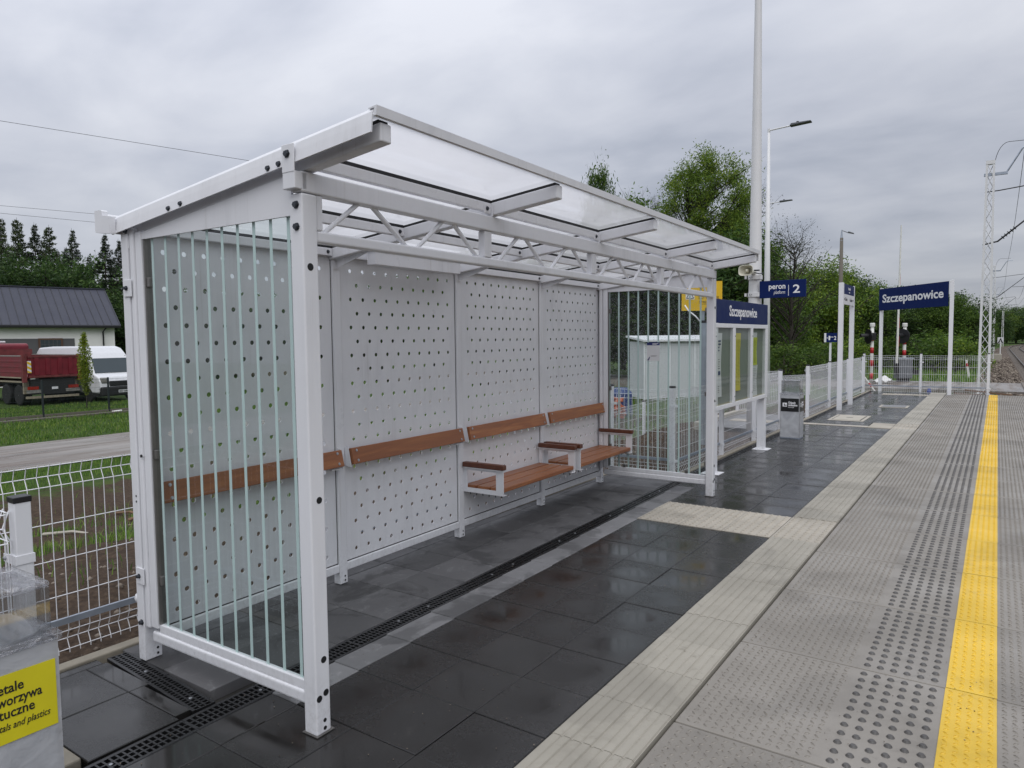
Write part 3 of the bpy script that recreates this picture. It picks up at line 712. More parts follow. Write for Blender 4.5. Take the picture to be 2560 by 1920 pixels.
dc = thing('drainage_channel', 'long narrow drainage channel with black cast grating along the paving', 'drain', (0, 0, 0))
y = 0.2; k = 0
while y < 23.9:
    xa, xb_ = drainL(y)+DW/2, drainL(y+0.5)+DW/2; an = -math.atan2(xb_-xa, 0.5)
    m = MB(); m.box(-DW/2-0.006, DW/2+0.006, -0.251, 0.251, -0.059, -0.045)
    m.box(-DW/2-0.006, -DW/2+0.001, -0.251, 0.251, -0.045, -0.002); m.box(DW/2-0.001, DW/2+0.006, -0.251, 0.251, -0.045, -0.002)
    m.build('trough', 'rubber', dc, ((xa+xb_)/2, y+0.25, 0), rot=(0, 0, an))
    gr = inst('grate', gm_, dc, ((xa+xb_)/2, y+0.25, -0.001), an)
    if k % 1 == 0: inst('bolt', bolt_m, gr, (0.0, 0.12 if k % 2 else -0.1, -0.001))
    y += 0.5; k += 1
dc2 = thing('drainage_channel', 'short cross drain with black grating beside the shelter foot', 'drain', (0, 0, 0))
g2 = grate_mesh(0.455, 0.112)
for k in range(2):
    cx_, cy_ = -3.715+0.457*k, 1.868-0.028*k
    m = MB(); m.box(-0.062, 0.062, -0.228, 0.228, -0.059, -0.045); m.build('trough', 'rubber', dc2, (cx_, cy_, 0), rot=(0, 0, R(86.5+180)))
    gr = inst('grate', g2, dc2, (cx_, cy_, -0.001), R(86.5+180)); inst('bolt', bolt_m, gr, (0, 0.1, -0.001))
# ================================================================== SHELTER
AL = R(0.95)
sh = thing('platform_shelter', 'white steel platform shelter with perforated back wall and milky glass roof', 'shelter', (-2.371, 1.942, 0), AL)
LEN = 5.50
WP = 'white_paint'
def zr(x): return 2.492+0.114*x
BV = 0.006
def bolt(parent, p, axis, r=0.012, h=0.012, mat='bolt_dark', n=6):
    m = MB(); a = Vector(axis); m.lathe(p, a, [(0, r*1.35), (h*0.25, r*1.35), (h*0.26, r), (h, r*0.92)], n); return m.build('bolt', mat, parent)
# posts
for u0 in (0.0, LEN-0.08):
    m = MB(); m.box(-0.08, 0, u0, u0+0.08, 0.003, 2.322); p = m.build('post', WP, sh, bevel=0.008, seg=3)
    m = MB(); m.box(-0.088, 0.008, u0-0.006, u0+0.092, 0.0015, 0.0055); m.build('foot_plate', 'clip_metal', p)
    f = u0 if u0 == 0 else LEN
    for (uu, zz, rr) in ((0.035, 2.02, 0.016), (0.047, 1.03, 0.015), (0.047, 0.33, 0.015), (0.018, 0.165, 0.015), (0.055, 0.18, 0.015), (0.045, 0.06, 0.009), (0.045, 0.025, 0.009)):
        m = MB(); m.lathe((-0.0005, u0+uu, zz), (1, 0, 0), [(0, rr), (0.0015, rr), (0.002, rr*0.9)], 14); m.build('hole_plug', 'rubber', p)
    s = -1 if u0 == 0 else 1
    for zz in (2.275, 2.185):
        if u0 == 0: bolt(p, (-0.035, u0, zz), (0, s, 0), 0.013, 0.014)
    for zz in (2.275, 2.185): bolt(p, (-0.03, u0+0.08 if u0 == 0 else u0, zz), (0, -s, 0), 0.011, 0.03, 'rubber', 8)
UP = [0.0, 1.39, 2.757, 4.122, LEN-0.025]
for i, u0 in enumerate(UP):
    w = 0.095 if i == 0 else 0.07
    m = MB(); m.box(-1.415, -1.352, u0, u0+w, 0.003, 2.315); p = m.build('post', WP, sh, bevel=0.005)
    for zz in (0.025, 0.055):
        m = MB(); m.lathe((-1.3525, u0+w-0.025, zz), (1, 0, 0), [(0, 0.007), (0.002, 0.007), (0.0024, 0.006)], 10); m.build('hole_plug', 'rubber', p)
# rear corner profiles holding the glass
for u0 in (0.004, LEN-0.075):
    m = MB(); m.box(-1.346, -1.304, u0, u0+0.075, 0.19, 2.30); m.build('corner_profile', WP, sh, bevel=0.01)
    m = MB(); m.box(-1.298, -1.240, u0+0.006, u0+0.07, 0.20, 2.28); m.build('glazing_profile', WP, sh, bevel=0.005)
    m = MB(); m.box(-1.239, -1.228, u0+0.016, u0+0.06, 0.225, 2.245); m.build('seal', 'clip_metal', sh)
for zz in (1.995, 0.47):
    m = MB(); m.box(-1.395, -1.322, -0.007, -0.001, zz-0.045, zz+0.045); pl_ = m.build('bracket', WP, sh, bevel=0.004); bolt(pl_, (-1.365, -0.007, zz), (0, -1, 0), 0.010, 0.016)
bolt(sh, (-1.36, 0.0, 2.335), (0, -1, 0), 0.012, 0.012); bolt(sh, (-1.36, 0.0, 2.288), (0, -1, 0), 0.012, 0.012); bolt(sh, (-1.37, 0.0, 0.215), (0, -1, 0), 0.012, 0.016)
for zz in (0.87, 0.90): 
    m = MB(); m.lathe((-1.372, -0.0005, zz), (0, -1, 0), [(0, 0.006), (0.001, 0.006)], 8); m.build('hole_plug', 'rubber', sh)
m = MB(); m.lathe((-1.30, -0.0005, 1.12), (0, -1, 0), [(0, 0.008), (0.006, 0.008)], 8); m.build('hole_plug', 'rubber', sh)
# ball end of the fixing stay on the outside of the corner post
m = MB(); m.lathe((-1.428, 0.03, 0.30), (0, 0, 1), [(0, 0.01), (0.01, 0.026), (0.03, 0.032), (0.05, 0.026), (0.06, 0.014), (0.16, 0.012)], 12); m.build('stay_end', WP, sh, smooth=True)

# perforated back panels: real holes, rows of ten and nine alternately
def panel_mesh(W, z0, z1, hx0, px, hz0, pz, nrow, rad, thick):
    m = MB(); N = 12
    V = []; F = []
    def cell(x0, x1, a0, a1, cx=None, cz=None):
        if cx is None:
            o = len(V); V.extend([(0, x0, a0), (0, x1, a0), (0, x1, a1), (0, x0, a1)]); F.append((o, o+1, o+2, o+3)); return
        o = len(V); sq = []
        for k in range(N):
            t = 2*math.pi*k/N; c, s = math.cos(t), math.sin(t)
            q = min((x1-cx)/abs(c) if c > 1e-9 else ((cx-x0)/abs(c) if c < -1e-9 else 9), (a1-cz)/abs(s) if s > 1e-9 else ((cz-a0)/abs(s) if s < -1e-9 else 9))
            sq.append((cx+c*q, cz+s*q))
        corners = [(x1, a1), (x0, a1), (x0, a0), (x1, a0)]
        for k in range(N): V.append((0, cx+rad*math.cos(2*math.pi*k/N), cz+rad*math.sin(2*math.pi*k/N)))
        for k in range(N): V.append((0, *sq[k]))
        for k in range(N): V.append((-thick, cx+rad*math.cos(2*math.pi*k/N), cz+rad*math.sin(2*math.pi*k/N)))
        cid = []
        for c in corners: cid.append(len(V)); V.append((0, *c))
        for k in range(N):
            k2 = (k+1) % N
            F.append((o+k, o+N+k, o+N+k2, o+k2)); F.append((o+k, o+k2, o+2*N+k2, o+2*N+k))
            # corner filler where the two outer points lie on different sides
            a, c = sq[k], sq[k2]
            if abs(a[0]-c[0]) > 1e-7 and abs(a[1]-c[1]) > 1e-7:
                best = min(range(4), key=lambda j: abs(corners[j][0]-(a[0] if abs(abs(a[0]-cx)-(x1-cx)) < 1e-6 or abs(abs(a[0]-cx)-(cx-x0)) < 1e-6 else c[0]))+abs(corners[j][1]-(a[1] if abs(abs(a[1]-cz)-(a1-cz)) < 1e-6 or abs(abs(a[1]-cz)-(cz-a0)) < 1e-6 else c[1])))
                F.append((o+N+k, cid[best], o+N+k2))
    rows_ = [(hz0+pz*r) for r in range(nrow)]
    zb0 = rows_[0]-pz/2; zb1 = rows_[-1]+pz/2
    cell(0, W, z0, zb0); cell(0, W, zb1, z1)
    for r, zc_ in enumerate(rows_):
        a0, a1 = zc_-pz/2, zc_+pz/2
        if r % 2 == 0: xs0, n = hx0-px/2, 10
        else: xs0, n = hx0, 9
        cell(0, xs0, a0, a1)
        for k in range(n): cell(xs0+px*k, xs0+px*(k+1), a0, a1, xs0+px*(k+0.5), zc_)
        cell(xs0+px*n, W, a0, a1)
    # back skin edge
    m.v = V; m.f = F
    m.box(-thick, -0.0002, 0, W, z1-0.0005, z1+0.001)
    return m
PW_ = UP[2]-UP[1]-0.07-0.006
pm = panel_mesh(PW_, 0.150, 2.298, 1.569-(UP[1]+0.073), 0.1211, 0.220, 0.099, 21, 0.0145, 0.004)
pme = pm.mesh('back_panel', fix=False); pme.materials.append(MAT[WP])
for i in range(4):
    u0 = UP[i]+(0.095 if i == 0 else 0.07)+0.003; w = UP[i+1]-u0-0.003
    o = inst('back_panel', pme, sh, (-1.372, u0, 0), 0, (1, w/PW_, 1))
    for a_, c_ in ((u0-0.003, u0+0.002), (u0+w-0.002, u0+w+0.003)):
        m = MB(); m.box(-1.3718, -1.3705, a_, c_, 0.147, 2.30); m.build('panel_gap_shade', 'rubber', sh)  # black strips round each panel stand in for the shade in its gaps
    m = MB(); m.box(-1.3718, -1.3695, u0, u0+w, 0.1462, 0.1525); m.build('panel_gap_shade', 'rubber', sh)
    m = MB(); m.box(-1.3718, -1.3695, u0, u0+w, 2.2965, 2.3015); m.build('panel_gap_shade', 'rubber', sh)
    m = MB(); m.box(-1.405, -1.355, u0-0.002, u0+w+0.002, 0.088, 0.146); m.build('bottom_rail', WP, sh, bevel=0.006)
    m = MB(); m.box(-1.405, -1.362, u0-0.002, u0+w+0.002, 2.302, 2.352); m.build('top_rail', WP, sh, bevel=0.004)
# triangular knee plates on the rear posts
for i, u0 in enumerate(UP):
    uc = u0+0.035
    m = MB(); m.prism([(-1.352, 2.205), (-1.352, 2.315), (-1.05, zr(-1.05)-0.074), (-1.02, zr(-1.02)-0.074)], 'y', uc-0.004, uc+0.004); k_ = m.build('knee_plate', WP, sh)
    m = MB(); m.box(-1.352, -1.346, uc-0.03, uc+0.03, 2.20, 2.315); m.build('flange', WP, k_)
# rafters, purlins, roof panes, gaskets
UR = [0.03, 1.375, 2.745, 4.11, LEN-0.09]
for i, u0 in enumerate(UR):
    m = MB()
    m.prism([(-1.44, zr(-1.44)-0.072), (0.42, zr(0.42)-0.072), (0.42, zr(0.42)), (-1.44, zr(-1.44))], 'y', u0, u0+0.06)
    rf = m.build('rafter', WP, sh, bevel=0.006)
    m = MB()
    m.prism([(-1.43, zr(-1.43)+0.0005), (0.405, zr(0.405)+0.0005), (0.405, zr(0.405)+0.014), (-1.43, zr(-1.43)+0.014)], 'y', u0+0.004, u0+0.056); m.build('gasket', 'rubber', rf)
    if i:
        m = MB(); m.box(-0.066, 0.002, u0-0.006, u0-0.0005, 2.412, 2.475); br = m.build('bracket', WP, rf); bolt(br, (-0.03, u0-0.006, 2.445), (0, -1, 0), 0.010, 0.010)
        m = MB(); m.box(-0.016, -0.010, u0-0.075, u0-0.008, 2.425, 2.475); m.build('bracket', WP, rf, bevel=0.002); bolt(rf, (-0.010, u0-0.045, 2.452), (1, 0, 0), 0.010, 0.008)
for i in range(4):
    a, c = UR[i]+0.06, UR[i+1]
    for xc in (-0.012, -0.68, -1.33):
        m = MB(); m.box(xc-0.035, xc, a+0.001, c-0.001, zr(xc)-0.056, zr(xc)-0.004); pu = m.build('purlin', WP, sh, bevel=0.004)
        m = MB(); m.box(xc-0.030, xc-0.004, a+0.001, c-0.001, zr(xc)-0.0035, zr(xc)+0.014); m.build('gasket', 'rubber', pu)
        if xc < -0.5: bolt(pu, (xc+0.001, c-0.04, zr(xc)-0.03), (1, 0, 0), 0.010, 0.008)
    e0 = -0.005 if i == 0 else UR[i]+0.031; e1 = LEN+0.005 if i == 3 else UR[i+1]+0.029
    m = MB(); m.add([(-1.46, e0, zr(-1.46)+0.019), (0.435, e0, zr(0.435)+0.019), (0.435, e1, zr(0.435)+0.019), (-1.46, e1, zr(-1.46)+0.019)], [(0, 1, 2, 3)])
    m.build('roof_pane', 'roof_milk', sh)
# front edge trim, rear gutter, end flashings
m = MB(); m.prism([(0.425, zr(0.42)+0.010), (0.440, zr(0.42)+0.012), (0.443, zr(0.42)+0.048), (0.4, zr(0.4)+0.046), (0.4, zr(0.4)+0.042), (0.430, zr(0.42)+0.040)], 'y', -0.012, LEN+0.012); m.build('edge_trim', WP, sh)
m = MB(); m.prism([(-1.545, 2.295), (-1.425, 2.278), (-1.425, 2.288), (-1.535, 2.305), (-1.535, 2.385), (-1.545, 2.395)], 'y', -0.055, LEN+0.05); m.box(-1.425, -1.418, -0.055, LEN+0.05, 2.278, 2.34); gt = m.build('gutter', WP, sh)
for uu in (-0.056, LEN+0.05):
    m = MB(); m.prism([(-1.548, 2.291), (-1.405, 2.274), (-1.405, 2.362), (-1.476, 2.372), (-1.478, 2.396), (-1.486, 2.402), (-1.548, 2.402)], 'y', uu-0.003, uu+0.028); m.build('end_cap', WP, gt)
for s, uu in ((-1, 0.0), (1, LEN)):
    m = MB()
    pr_ = [(0.028, 0.0), (0.020, 0.0), (0.016, 0.045), (0.012, 0.075), (-0.004, 0.092), (-0.02, 0.094), (-0.02, 0.098), (-0.002, 0.097), (0.016, 0.078), (0.022, 0.045)]
    vs = []
    for x in (-1.445, 0.425):
        for a, zz in pr_: vs.append((x, uu-s*(0.0-a*1)*1.0 if s > 0 else uu-a-0.0, zr(x)-0.052+zz))
    n = len(pr_); m.add(vs, [tuple(range(n)), tuple(range(n, 2*n))]+[(k, (k+1) % n, n+(k+1) % n, n+k) for k in range(n)])
    fl = m.build('end_flashing', WP, sh)
    if s < 0:
        for x in (-0.86, -0.76, -0.115, -0.045+0.0): bolt(fl, (x-0.06, -0.026, zr(x-0.06)-0.035), (0, -1, 0), 0.010, 0.010)
        m = MB(); m.box(-0.075, 0.0, -0.036, -0.030, 2.40, 2.515); m.box(-0.075, 0.0, -0.034, 0.03, 2.335, 2.405); cl_ = m.build('cleat', WP, sh, bevel=0.005); bolt(cl_, (-0.04, -0.036, 2.475), (0, -1, 0), 0.013, 0.012)
# front truss
m = MB(); m.box(-0.062, 0.0, 0.0, LEN, 2.326, 2.411); m.build('top_beam', WP, sh, bevel=0.007, seg=3)
m = MB(); m.box(-0.055, -0.006, 0.082, LEN-0.082, 2.126, 2.176); m.build('bottom_chord', WP, sh, bevel=0.010, seg=3)
for uc in (0.10, 1.335, 2.665, 3.995, LEN-0.10):
    w = 0.035 if uc in (0.10, LEN-0.10) else 0.07
    m = MB(); m.box(-0.055, -0.008, uc-w/2, uc+w/2, 2.177, 2.325); m.build('truss_upright', WP, sh, bevel=0.006)
for k in range(4):
    o = 1.33*k
    for a, c in ((0.135, 0.352), (0.665, 0.428), (0.742, 0.957), (1.256, 1.035)):
        m = MB(); m.tube([(-0.031, o+a, 2.17), (-0.031, o+c, 2.335)], 0.0115, 8, False); m.build('truss_diagonal', WP, sh, smooth=True)
# glazed ends
for e, (gm_name, u0) in enumerate((('glass_near', 0.036), ('glass_far', LEN-0.040))):
    m = MB(); m.add([(-1.236, u0, 0.20), (-0.082, u0, 0.20), (-0.082, u0, 2.26), (-1.236, u0, 2.26)], [(0, 1, 2, 3)]); gp = m.build('glass_pane', gm_name, sh)
    for k in range(10):
        x = (-1.180 if e == 0 else -1.230)+0.1165*k+(0.0 if e == 0 else 0.0028*k)
        m = MB(); m.box(x-0.0095, x+0.0095, u0-0.0018, u0-0.0006, 0.203, 2.258); m.build('frosted_stripe', 'frost_stripe', gp)
    m = MB(); m.prism([(-1.300, 2.238), (-0.082, 2.238), (-0.082, zr(-0.08)-0.075), (-1.300, zr(-1.3)-0.078)], 'y', u0-0.022, u0-0.010); m.build('fascia_sheet', WP, sh)
    m = MB(); m.box(-1.30, -0.081, u0-0.022, u0+0.022, 0.118, 0.178); m.build('bottom_rail', WP, sh, bevel=0.012, seg=3)
    m = MB(); m.box(-1.24, -0.081, u0-0.014, u0+0.014, 0.179, 0.222); m.build('glazing_bead', WP, sh, bevel=0.004)
    for x, zz in ((-1.232, 2.02), (-1.232, 1.13), (-1.232, 0.46)) + (((-0.083, 2.0), (-0.083, 1.1), (-0.083, 0.35), (-1.05, 0.235), (-0.3, 0.235)) if e else ()):
        m = MB(); m.box(x-0.022 if x > -0.5 else x-0.012, x+0.012 if x > -0.5 else x+0.026, u0-0.012, u0+0.012, zz-0.024, zz+0.024); m.build('glass_clip', 'clip_metal', sh, bevel=0.003)
# wooden lean boards along the back wall
for i, (a, c) in enumerate(((0.098, 1.384), (1.472, 2.748), (2.835, 4.112), (4.20, 5.452))):
    m = MB(); m.prism([(-1.300, 0.846), (-1.328, 0.958), (-1.300, 0.963), (-1.272, 0.851)], 'y', a, c); bd = m.build('lean_board', 'hardwood', sh, bevel=0.004)
    for uu in (a+0.045, c-0.045):
        for t in (0.2, 0.82): bolt(bd, (-1.272-0.028*t+0.001, uu, 0.851+0.112*t), (0.97, 0, 0.24), 0.0075, 0.004, 'bolt_zinc', 8)
    for uu in (a-0.010, c+0.004):
        m = MB(); m.prism([(-1.352, 0.835), (-1.294, 0.830), (-1.322, 0.968), (-1.352, 0.968)], 'y', uu, uu+0.005); m.build('board_bracket', WP, sh)
    m = MB(); m.box(-1.352, -1.29, c-0.10, c-0.01, 0.832, 0.838); m.build('board_bracket', WP, sh)
# luminaire box under the roof
m = MB(); m.box(-1.26, -1.16, 1.60, 2.60, 2.335, 2.337); m.box(-1.25, -1.17, 1.62, 2.58, 2.24, 2.334); m.build('luminaire', WP, sh, bevel=0.004)
# notice stuck to the far glass (its matrix code is left out)
u0 = LEN-0.0435
m = MB(); m.box(-0.765, -0.616, u0-0.0025, u0-0.0005, 1.452, 1.659); nt_ = m.build('notice', 'paper_white', sh)
m = MB(); m.box(-0.765, -0.616, u0-0.0035, u0-0.0026, 1.626, 1.659); m.build('notice_header', 'ink_blue', nt_)
m = MB()
for zz, a, c in ((1.644, -0.70, -0.63), (1.635, -0.70, -0.65)): m.box(a, c, u0-0.0042, u0-0.0036, zz-0.002, zz+0.003)
m.build('notice_text', 'text_white', nt_)
m = MB()
for zz, a, c in ((1.510, -0.72, -0.645), (1.503, -0.72, -0.66)): m.box(a, c, u0-0.0035, u0-0.0026, zz-0.0012, zz+0.0012)
m.build('notice_text', 'ink', nt_)
m = MB(); m.prism([(-0.760, 1.457), (-0.745, 1.457), (-0.735, 1.475), (-0.728, 1.495), (-0.735, 1.499), (-0.745, 1.480), (-0.757, 1.468)], 'y', u0-0.0035, u0-0.0026); m.build('pictogram', 'ink_blue', nt_)

# benches hung on the back wall
def bench(u0, u1, label):
    b0 = thing('bench', label, 'bench', sh.matrix_basis @ Vector((0, 0, 0)), AL, 'wall benches in the shelter')
    b0.location = (-2.371, 1.942, 0)
    for j, x in enumerate((-1.350, -1.212, -1.074)):
        m = MB(); m.box(x, x+0.124, u0+0.008, u1-0.008, 0.424, 0.462); m.build('slat', 'hardwood', b0, bevel=0.006)
    for s, uu in ((0, u0), (1, u1-0.006)):
        m = MB()
        m.box(-1.352, -0.936, uu, uu+0.006, 0.400, 0.440); m.box(-1.352, -0.936, uu, uu+0.006, 0.592, 0.614)
        m.box(-1.012, -0.936, uu, uu+0.006, 0.4402, 0.5918); m.box(-1.352, -1.312, uu, uu+0.006, 0.4402, 0.5918)
        if s == 0: m.box(-1.352, -0.936, uu+0.0062, uu+0.05, 0.400, 0.405)
        else: m.box(-1.352, -0.936, uu-0.05, uu-0.0002, 0.400, 0.405)
        m.box(-1.352, -0.936, uu-0.025, uu+0.03, 0.6145, 0.619)
        fr_ = m.build('side_frame', WP, b0)
        m = MB(); m.box(-1.345, -0.925, uu-0.026, uu+0.032, 0.620, 0.662); ar = m.build('armrest', 'hardwood_dark', b0, bevel=0.006)
    for uu in (u0+0.04, u1-0.04):
        for j in range(6):
            m = MB(); x = -1.31+0.066*j; m.tube([(x, uu, 0.372), (x, uu, 0.400)], 0.004, 6); m.build('bolt', 'bolt_dark', b0)
    return b0
bench(2.820, 4.075, 'nearer wooden slat bench with white metal armrest frames')
bench(4.185, 5.435, 'farther wooden slat bench beside the striped end glass')
# ================================================================== FENCES
def wire_panel(L, H, name='wire_mesh', pitch=0.055, wire=0.0026, hw=0.003):
    m = MB()
    zb = [0.0, 0.055, 0.105]; zt = [H-0.115, H-0.06, H]
    off = lambda z: 0.022
    prof = [(0, -0.02), (0, zb[0]), (0.026, zb[1]), (0, zb[2]), (0, zt[0]), (0.026, zt[1]), (0, zt[2]+0.01)]
    n = int(L/pitch)
    for k in range(n+1):
        x = L*k/n; m.tube([(x, -a, z) for a, z in prof], wire, 4, False)
    for z, a in [(zb[0], 0), (zb[1], 0.026), (zb[2], 0), (zt[0], 0), (zt[1], 0.026), (zt[2], 0)]+[(zb[2]+(zt[0]-zb[2])*k/4, 0) for k in (1, 2, 3)]:
        m.tube([(0, -a-hw*1.4, z), (L, -a-hw*1.4, z)], hw, 4, False)
    me = m.mesh(name, fix=False); me.materials.append(MAT['fence_white']); return me
_wp = {}
def fence(p, q, z, H, label, posts=(1, 1), rail=True, group='white wire mesh fence panels', post_h=None, slope=0.0):
    p = Vector((p[0], p[1], z)); q = Vector((q[0], q[1], z+slope)); d = q-p; L = Vector((d.x, d.y, 0)).length
    f = thing('fence_panel', label, 'fence', p, math.atan2(d.y, d.x), group)
    key = (round(L, 2), H)
    if key not in _wp: _wp[key] = wire_panel(L, H)
    o = inst('wire_mesh', _wp[key], f, (0, 0, 0)); o['kind'] = 'stuff'
    if slope: o.matrix_local = Matrix(((1, 0, 0, 0), (0, 1, 0, 0), (slope/L, 0, 1, 0), (0, 0, 0, 1)))
    ph = post_h or H+0.05
    for on, x, dz in ((posts[0], 0, 0), (posts[1], L, slope)):
        if not on: continue
        m = MB(); m.box(x-0.03, x+0.03, 0.008, 0.068, -0.35+dz, ph+dz); ps = m.build('post', 'fence_white', f, bevel=0.004)
        m = MB(); m.box(x-0.033, x+0.033, 0.005, 0.071, ph-0.012+dz, ph+0.012+dz); m.build('cap', 'black_plastic', ps, bevel=0.003)
        for zz in (0.16, H-0.19):
            m = MB(); m.box(x-0.034, x+0.034, 0.002, 0.072, zz-0.018+dz, zz+0.018+dz); m.box(x-0.075, x-0.034, 0.0, 0.006, zz-0.016+dz, zz+0.016+dz); cp = m.build('clamp', 'fence_white', ps)
            m = MB(); m.lathe((x-0.055, 0.0, zz+dz), (0, -1, 0), [(0, 0.008), (0.008, 0.007), (0.010, 0.003)], 8); m.build('bolt', 'bolt_zinc', cp)
    if rail:
        m = MB(); m.box(0, L, 0.012, 0.03, 0.155, 0.19)
        o = m.build('base_rail', 'galvanised', f)
        if slope: o.matrix_local = Matrix(((1, 0, 0, 0), (0, 1, 0, 0), (slope/L, 0, 1, 0), (0, 0, 0, 1)))
    return f
# behind the shelter (direction -Y so that the bends lean towards the platform)
FH = 1.045
fence((-4.25, 3.62), (-4.25, 1.10), 0.0, FH, 'white wire fence panel left of the shelter, in front of bare soil', (1, 0))
fence((-4.25, 6.14), (-4.25, 3.62), 0.0, FH, 'white wire fence panel hidden behind the middle of the back wall', (1, 0))
fence((-4.25, 8.40), (-4.25, 6.14), 0.0, FH, 'white wire fence panel behind the far part of the back wall', (0, 0))
fence((-4.25, 1.14), (-3.20, 1.14), 0.0, FH, 'short white wire fence panel behind the yellow labelled bin', (0, 1))
fence((-3.17, 1.12), (-3.17, -1.30), 0.0, FH, 'white wire fence panel running back past the yellow labelled bin', (0, 1))
# beyond the shelter
fence((-3.31, 8.40), (-4.16, 8.40), 0.0, FH, 'short white wire fence panel seen through the striped end glass', (1, 1))
fence((-3.28, 10.06), (-3.28, 8.42), 0.0, FH, 'white wire fence panel below the left end of the notice case', (1, 0))
fence((-3.28, 11.72), (-3.28, 10.06), 0.0, FH, 'white wire fence panel below the right end of the notice case', (1, 0))
fence((-3.28, 13.42), (-3.28, 11.72), 0.0, FH, 'white wire fence panel behind the clear bin with black label', (1, 0))
fence((-3.30, 18.16), (-3.30, 15.80), 0.0, FH, 'white wire fence panel beside the chamber cover', (1, 1))
fence((-3.32, 20.82), (-3.32, 18.16), 0.0, FH, 'white wire fence panel behind the two post direction sign', (1, 0))
fence((-3.33, 23.50), (-3.33, 20.82), 0.0, FH, 'white wire fence panel meeting the end fence', (1, 0))
EF = 24.25
fence((-1.83, EF), (-3.36, EF), 0.0, 1.09, 'white end fence panel left of the grey barrier cabinet', (1, 1), post_h=1.16)
fence((-0.16, EF), (-1.83, EF), 0.0, 1.09, 'white end fence panel below the large station name', (1, 0), post_h=1.16)
# ramp beside the platform with its own fences
b = MB()
b.add([(-3.32, 13.4, -0.02), (-4.75, 13.4, -0.02), (-4.75, 15.9, -0.02), (-3.32, 15.9, -0.02)], [(0, 1, 2, 3)])
b.add([(-3.36, 15.9, -0.03), (-4.75, 15.9, -0.03), (-4.75, 23.4, -0.55), (-3.36, 23.4, -0.55)], [(0, 1, 2, 3)])
b.add([(-4.80, 23.4, -0.56), (-6.3, 23.4, -0.56), (-6.3, 9.4, -0.98), (-4.80, 9.4, -0.98)], [(0, 1, 2, 3)])
b.add([(-3.36, 23.4, -0.555), (-6.3, 23.4, -0.555), (-6.3, 24.6, -0.57), (-3.36, 24.6, -0.57)], [(0, 1, 2, 3)])
struct(b.build('ramp', 'ramp_grey'))
for i in range(3):
    m = MB(); m.box(-3.38-0.38*i-0.38, -3.38-0.38*i-0.004, 14.5, 14.9, -0.06, -0.010); tag(m.build('tactile_slab', 'warn_concrete'), ('cream paving slab nearest the platform at the top of the ramp', 'middle cream paving slab at the top of the ramp', 'cream paving slab farthest from the platform at the top of the ramp')[i], 'paving slab', 'cream slabs on the ramp landing')
for x, nm in ((-4.78, 'pale kerb wall along the inner edge of the ramp'), (-6.35, 'pale kerb wall along the outer edge of the ramp')):
    m = MB(); m.prism([(9.3, -1.2), (24.5, -1.2), (24.5, -0.50), (23.4, -0.46), (9.3, -0.86)] if x < -5 else [(13.3, -1.2), (23.3, -1.2), (23.3, -0.46), (15.9, 0.06), (13.3, 0.06)], 'x', x-0.06, x+0.06); tag(m.build('kerb_wall', 'concrete_pale', bevel=0.01), nm, 'kerb')
fence((-4.80, 23.3), (-4.80, 19.6), -0.44, 0.95, 'white ramp fence panel on the inner kerb, far half', (1, 0), False, 'white ramp fence panels', slope=0.27)
fence((-4.80, 19.6), (-4.80, 15.9), -0.17, 0.95, 'white ramp fence panel on the inner kerb, near half', (1, 1), False, 'white ramp fence panels', slope=0.25)
fence((-6.40, 24.3), (-6.40, 19.4), -0.50, 1.0, 'white ramp fence panel on the outer kerb, far part', (1, 0), False, 'white ramp fence panels', slope=-0.10)
fence((-6.40, 19.4), (-6.40, 14.4), -0.60, 1.0, 'white ramp fence panel on the outer kerb, middle part', (1, 0), False, 'white ramp fence panels', slope=-0.13)
fence((-6.40, 14.4), (-6.40, 9.6), -0.73, 1.0, 'white ramp fence panel on the outer kerb, near part', (1, 1), False, 'white ramp fence panels', slope=-0.12)
# steps of pale slabs between
for i in range(4):
    m = MB(); m.box(-5.9+0.05*i, -4.2, 10.6+0.35*i, 10.94+0.35*i, -0.9, -0.62+0.13*i); tag(m.build('step', 'concrete_pale', bevel=0.008), ('lowest', 'second', 'third', 'top')[i]+' pale concrete step behind the notice case fence', 'step', 'pale steps')

# ================================================================== NOTICE CASE
nc = thing('notice_case', 'three window notice case under a dark blue station name board', 'notice board', (-2.85, 8.6, 0))
H0 = 0.0
for y0, y1 in ((0.02, 0.13), (2.29, 2.40)):
    m = MB(); m.box(-0.12, -0.01, y0, y1, 0.006, 2.18); p = m.build('post', 'fence_white', nc, bevel=0.005)
    m = MB(); m.box(-0.17, 0.06, y0-0.06, y1+0.06, 0.0, 0.006); m.build('foot_plate', 'sign_white', p)
m = MB(); m.box(-0.085, -0.008, 0.0, 2.415, 1.885, 2.185); hd = m.build('name_panel', 'sign_blue', nc, bevel=0.004)
text('Szczepanowice', 0.19, 'text_white', hd, (-0.0065, 0.555, 1.985), FACE_X, bold=0.022, width=1.27)
m = MB(); m.box(-0.105, -0.080, 0.0, 2.415, 0.79, 1.882); m.box(-0.0798, -0.046, 0.03, 2.385, 0.80, 1.87); m.build('case_back', 'board_back', nc)
wins = [(0.03, 0.705), (0.815, 1.515), (1.63, 2.30)]
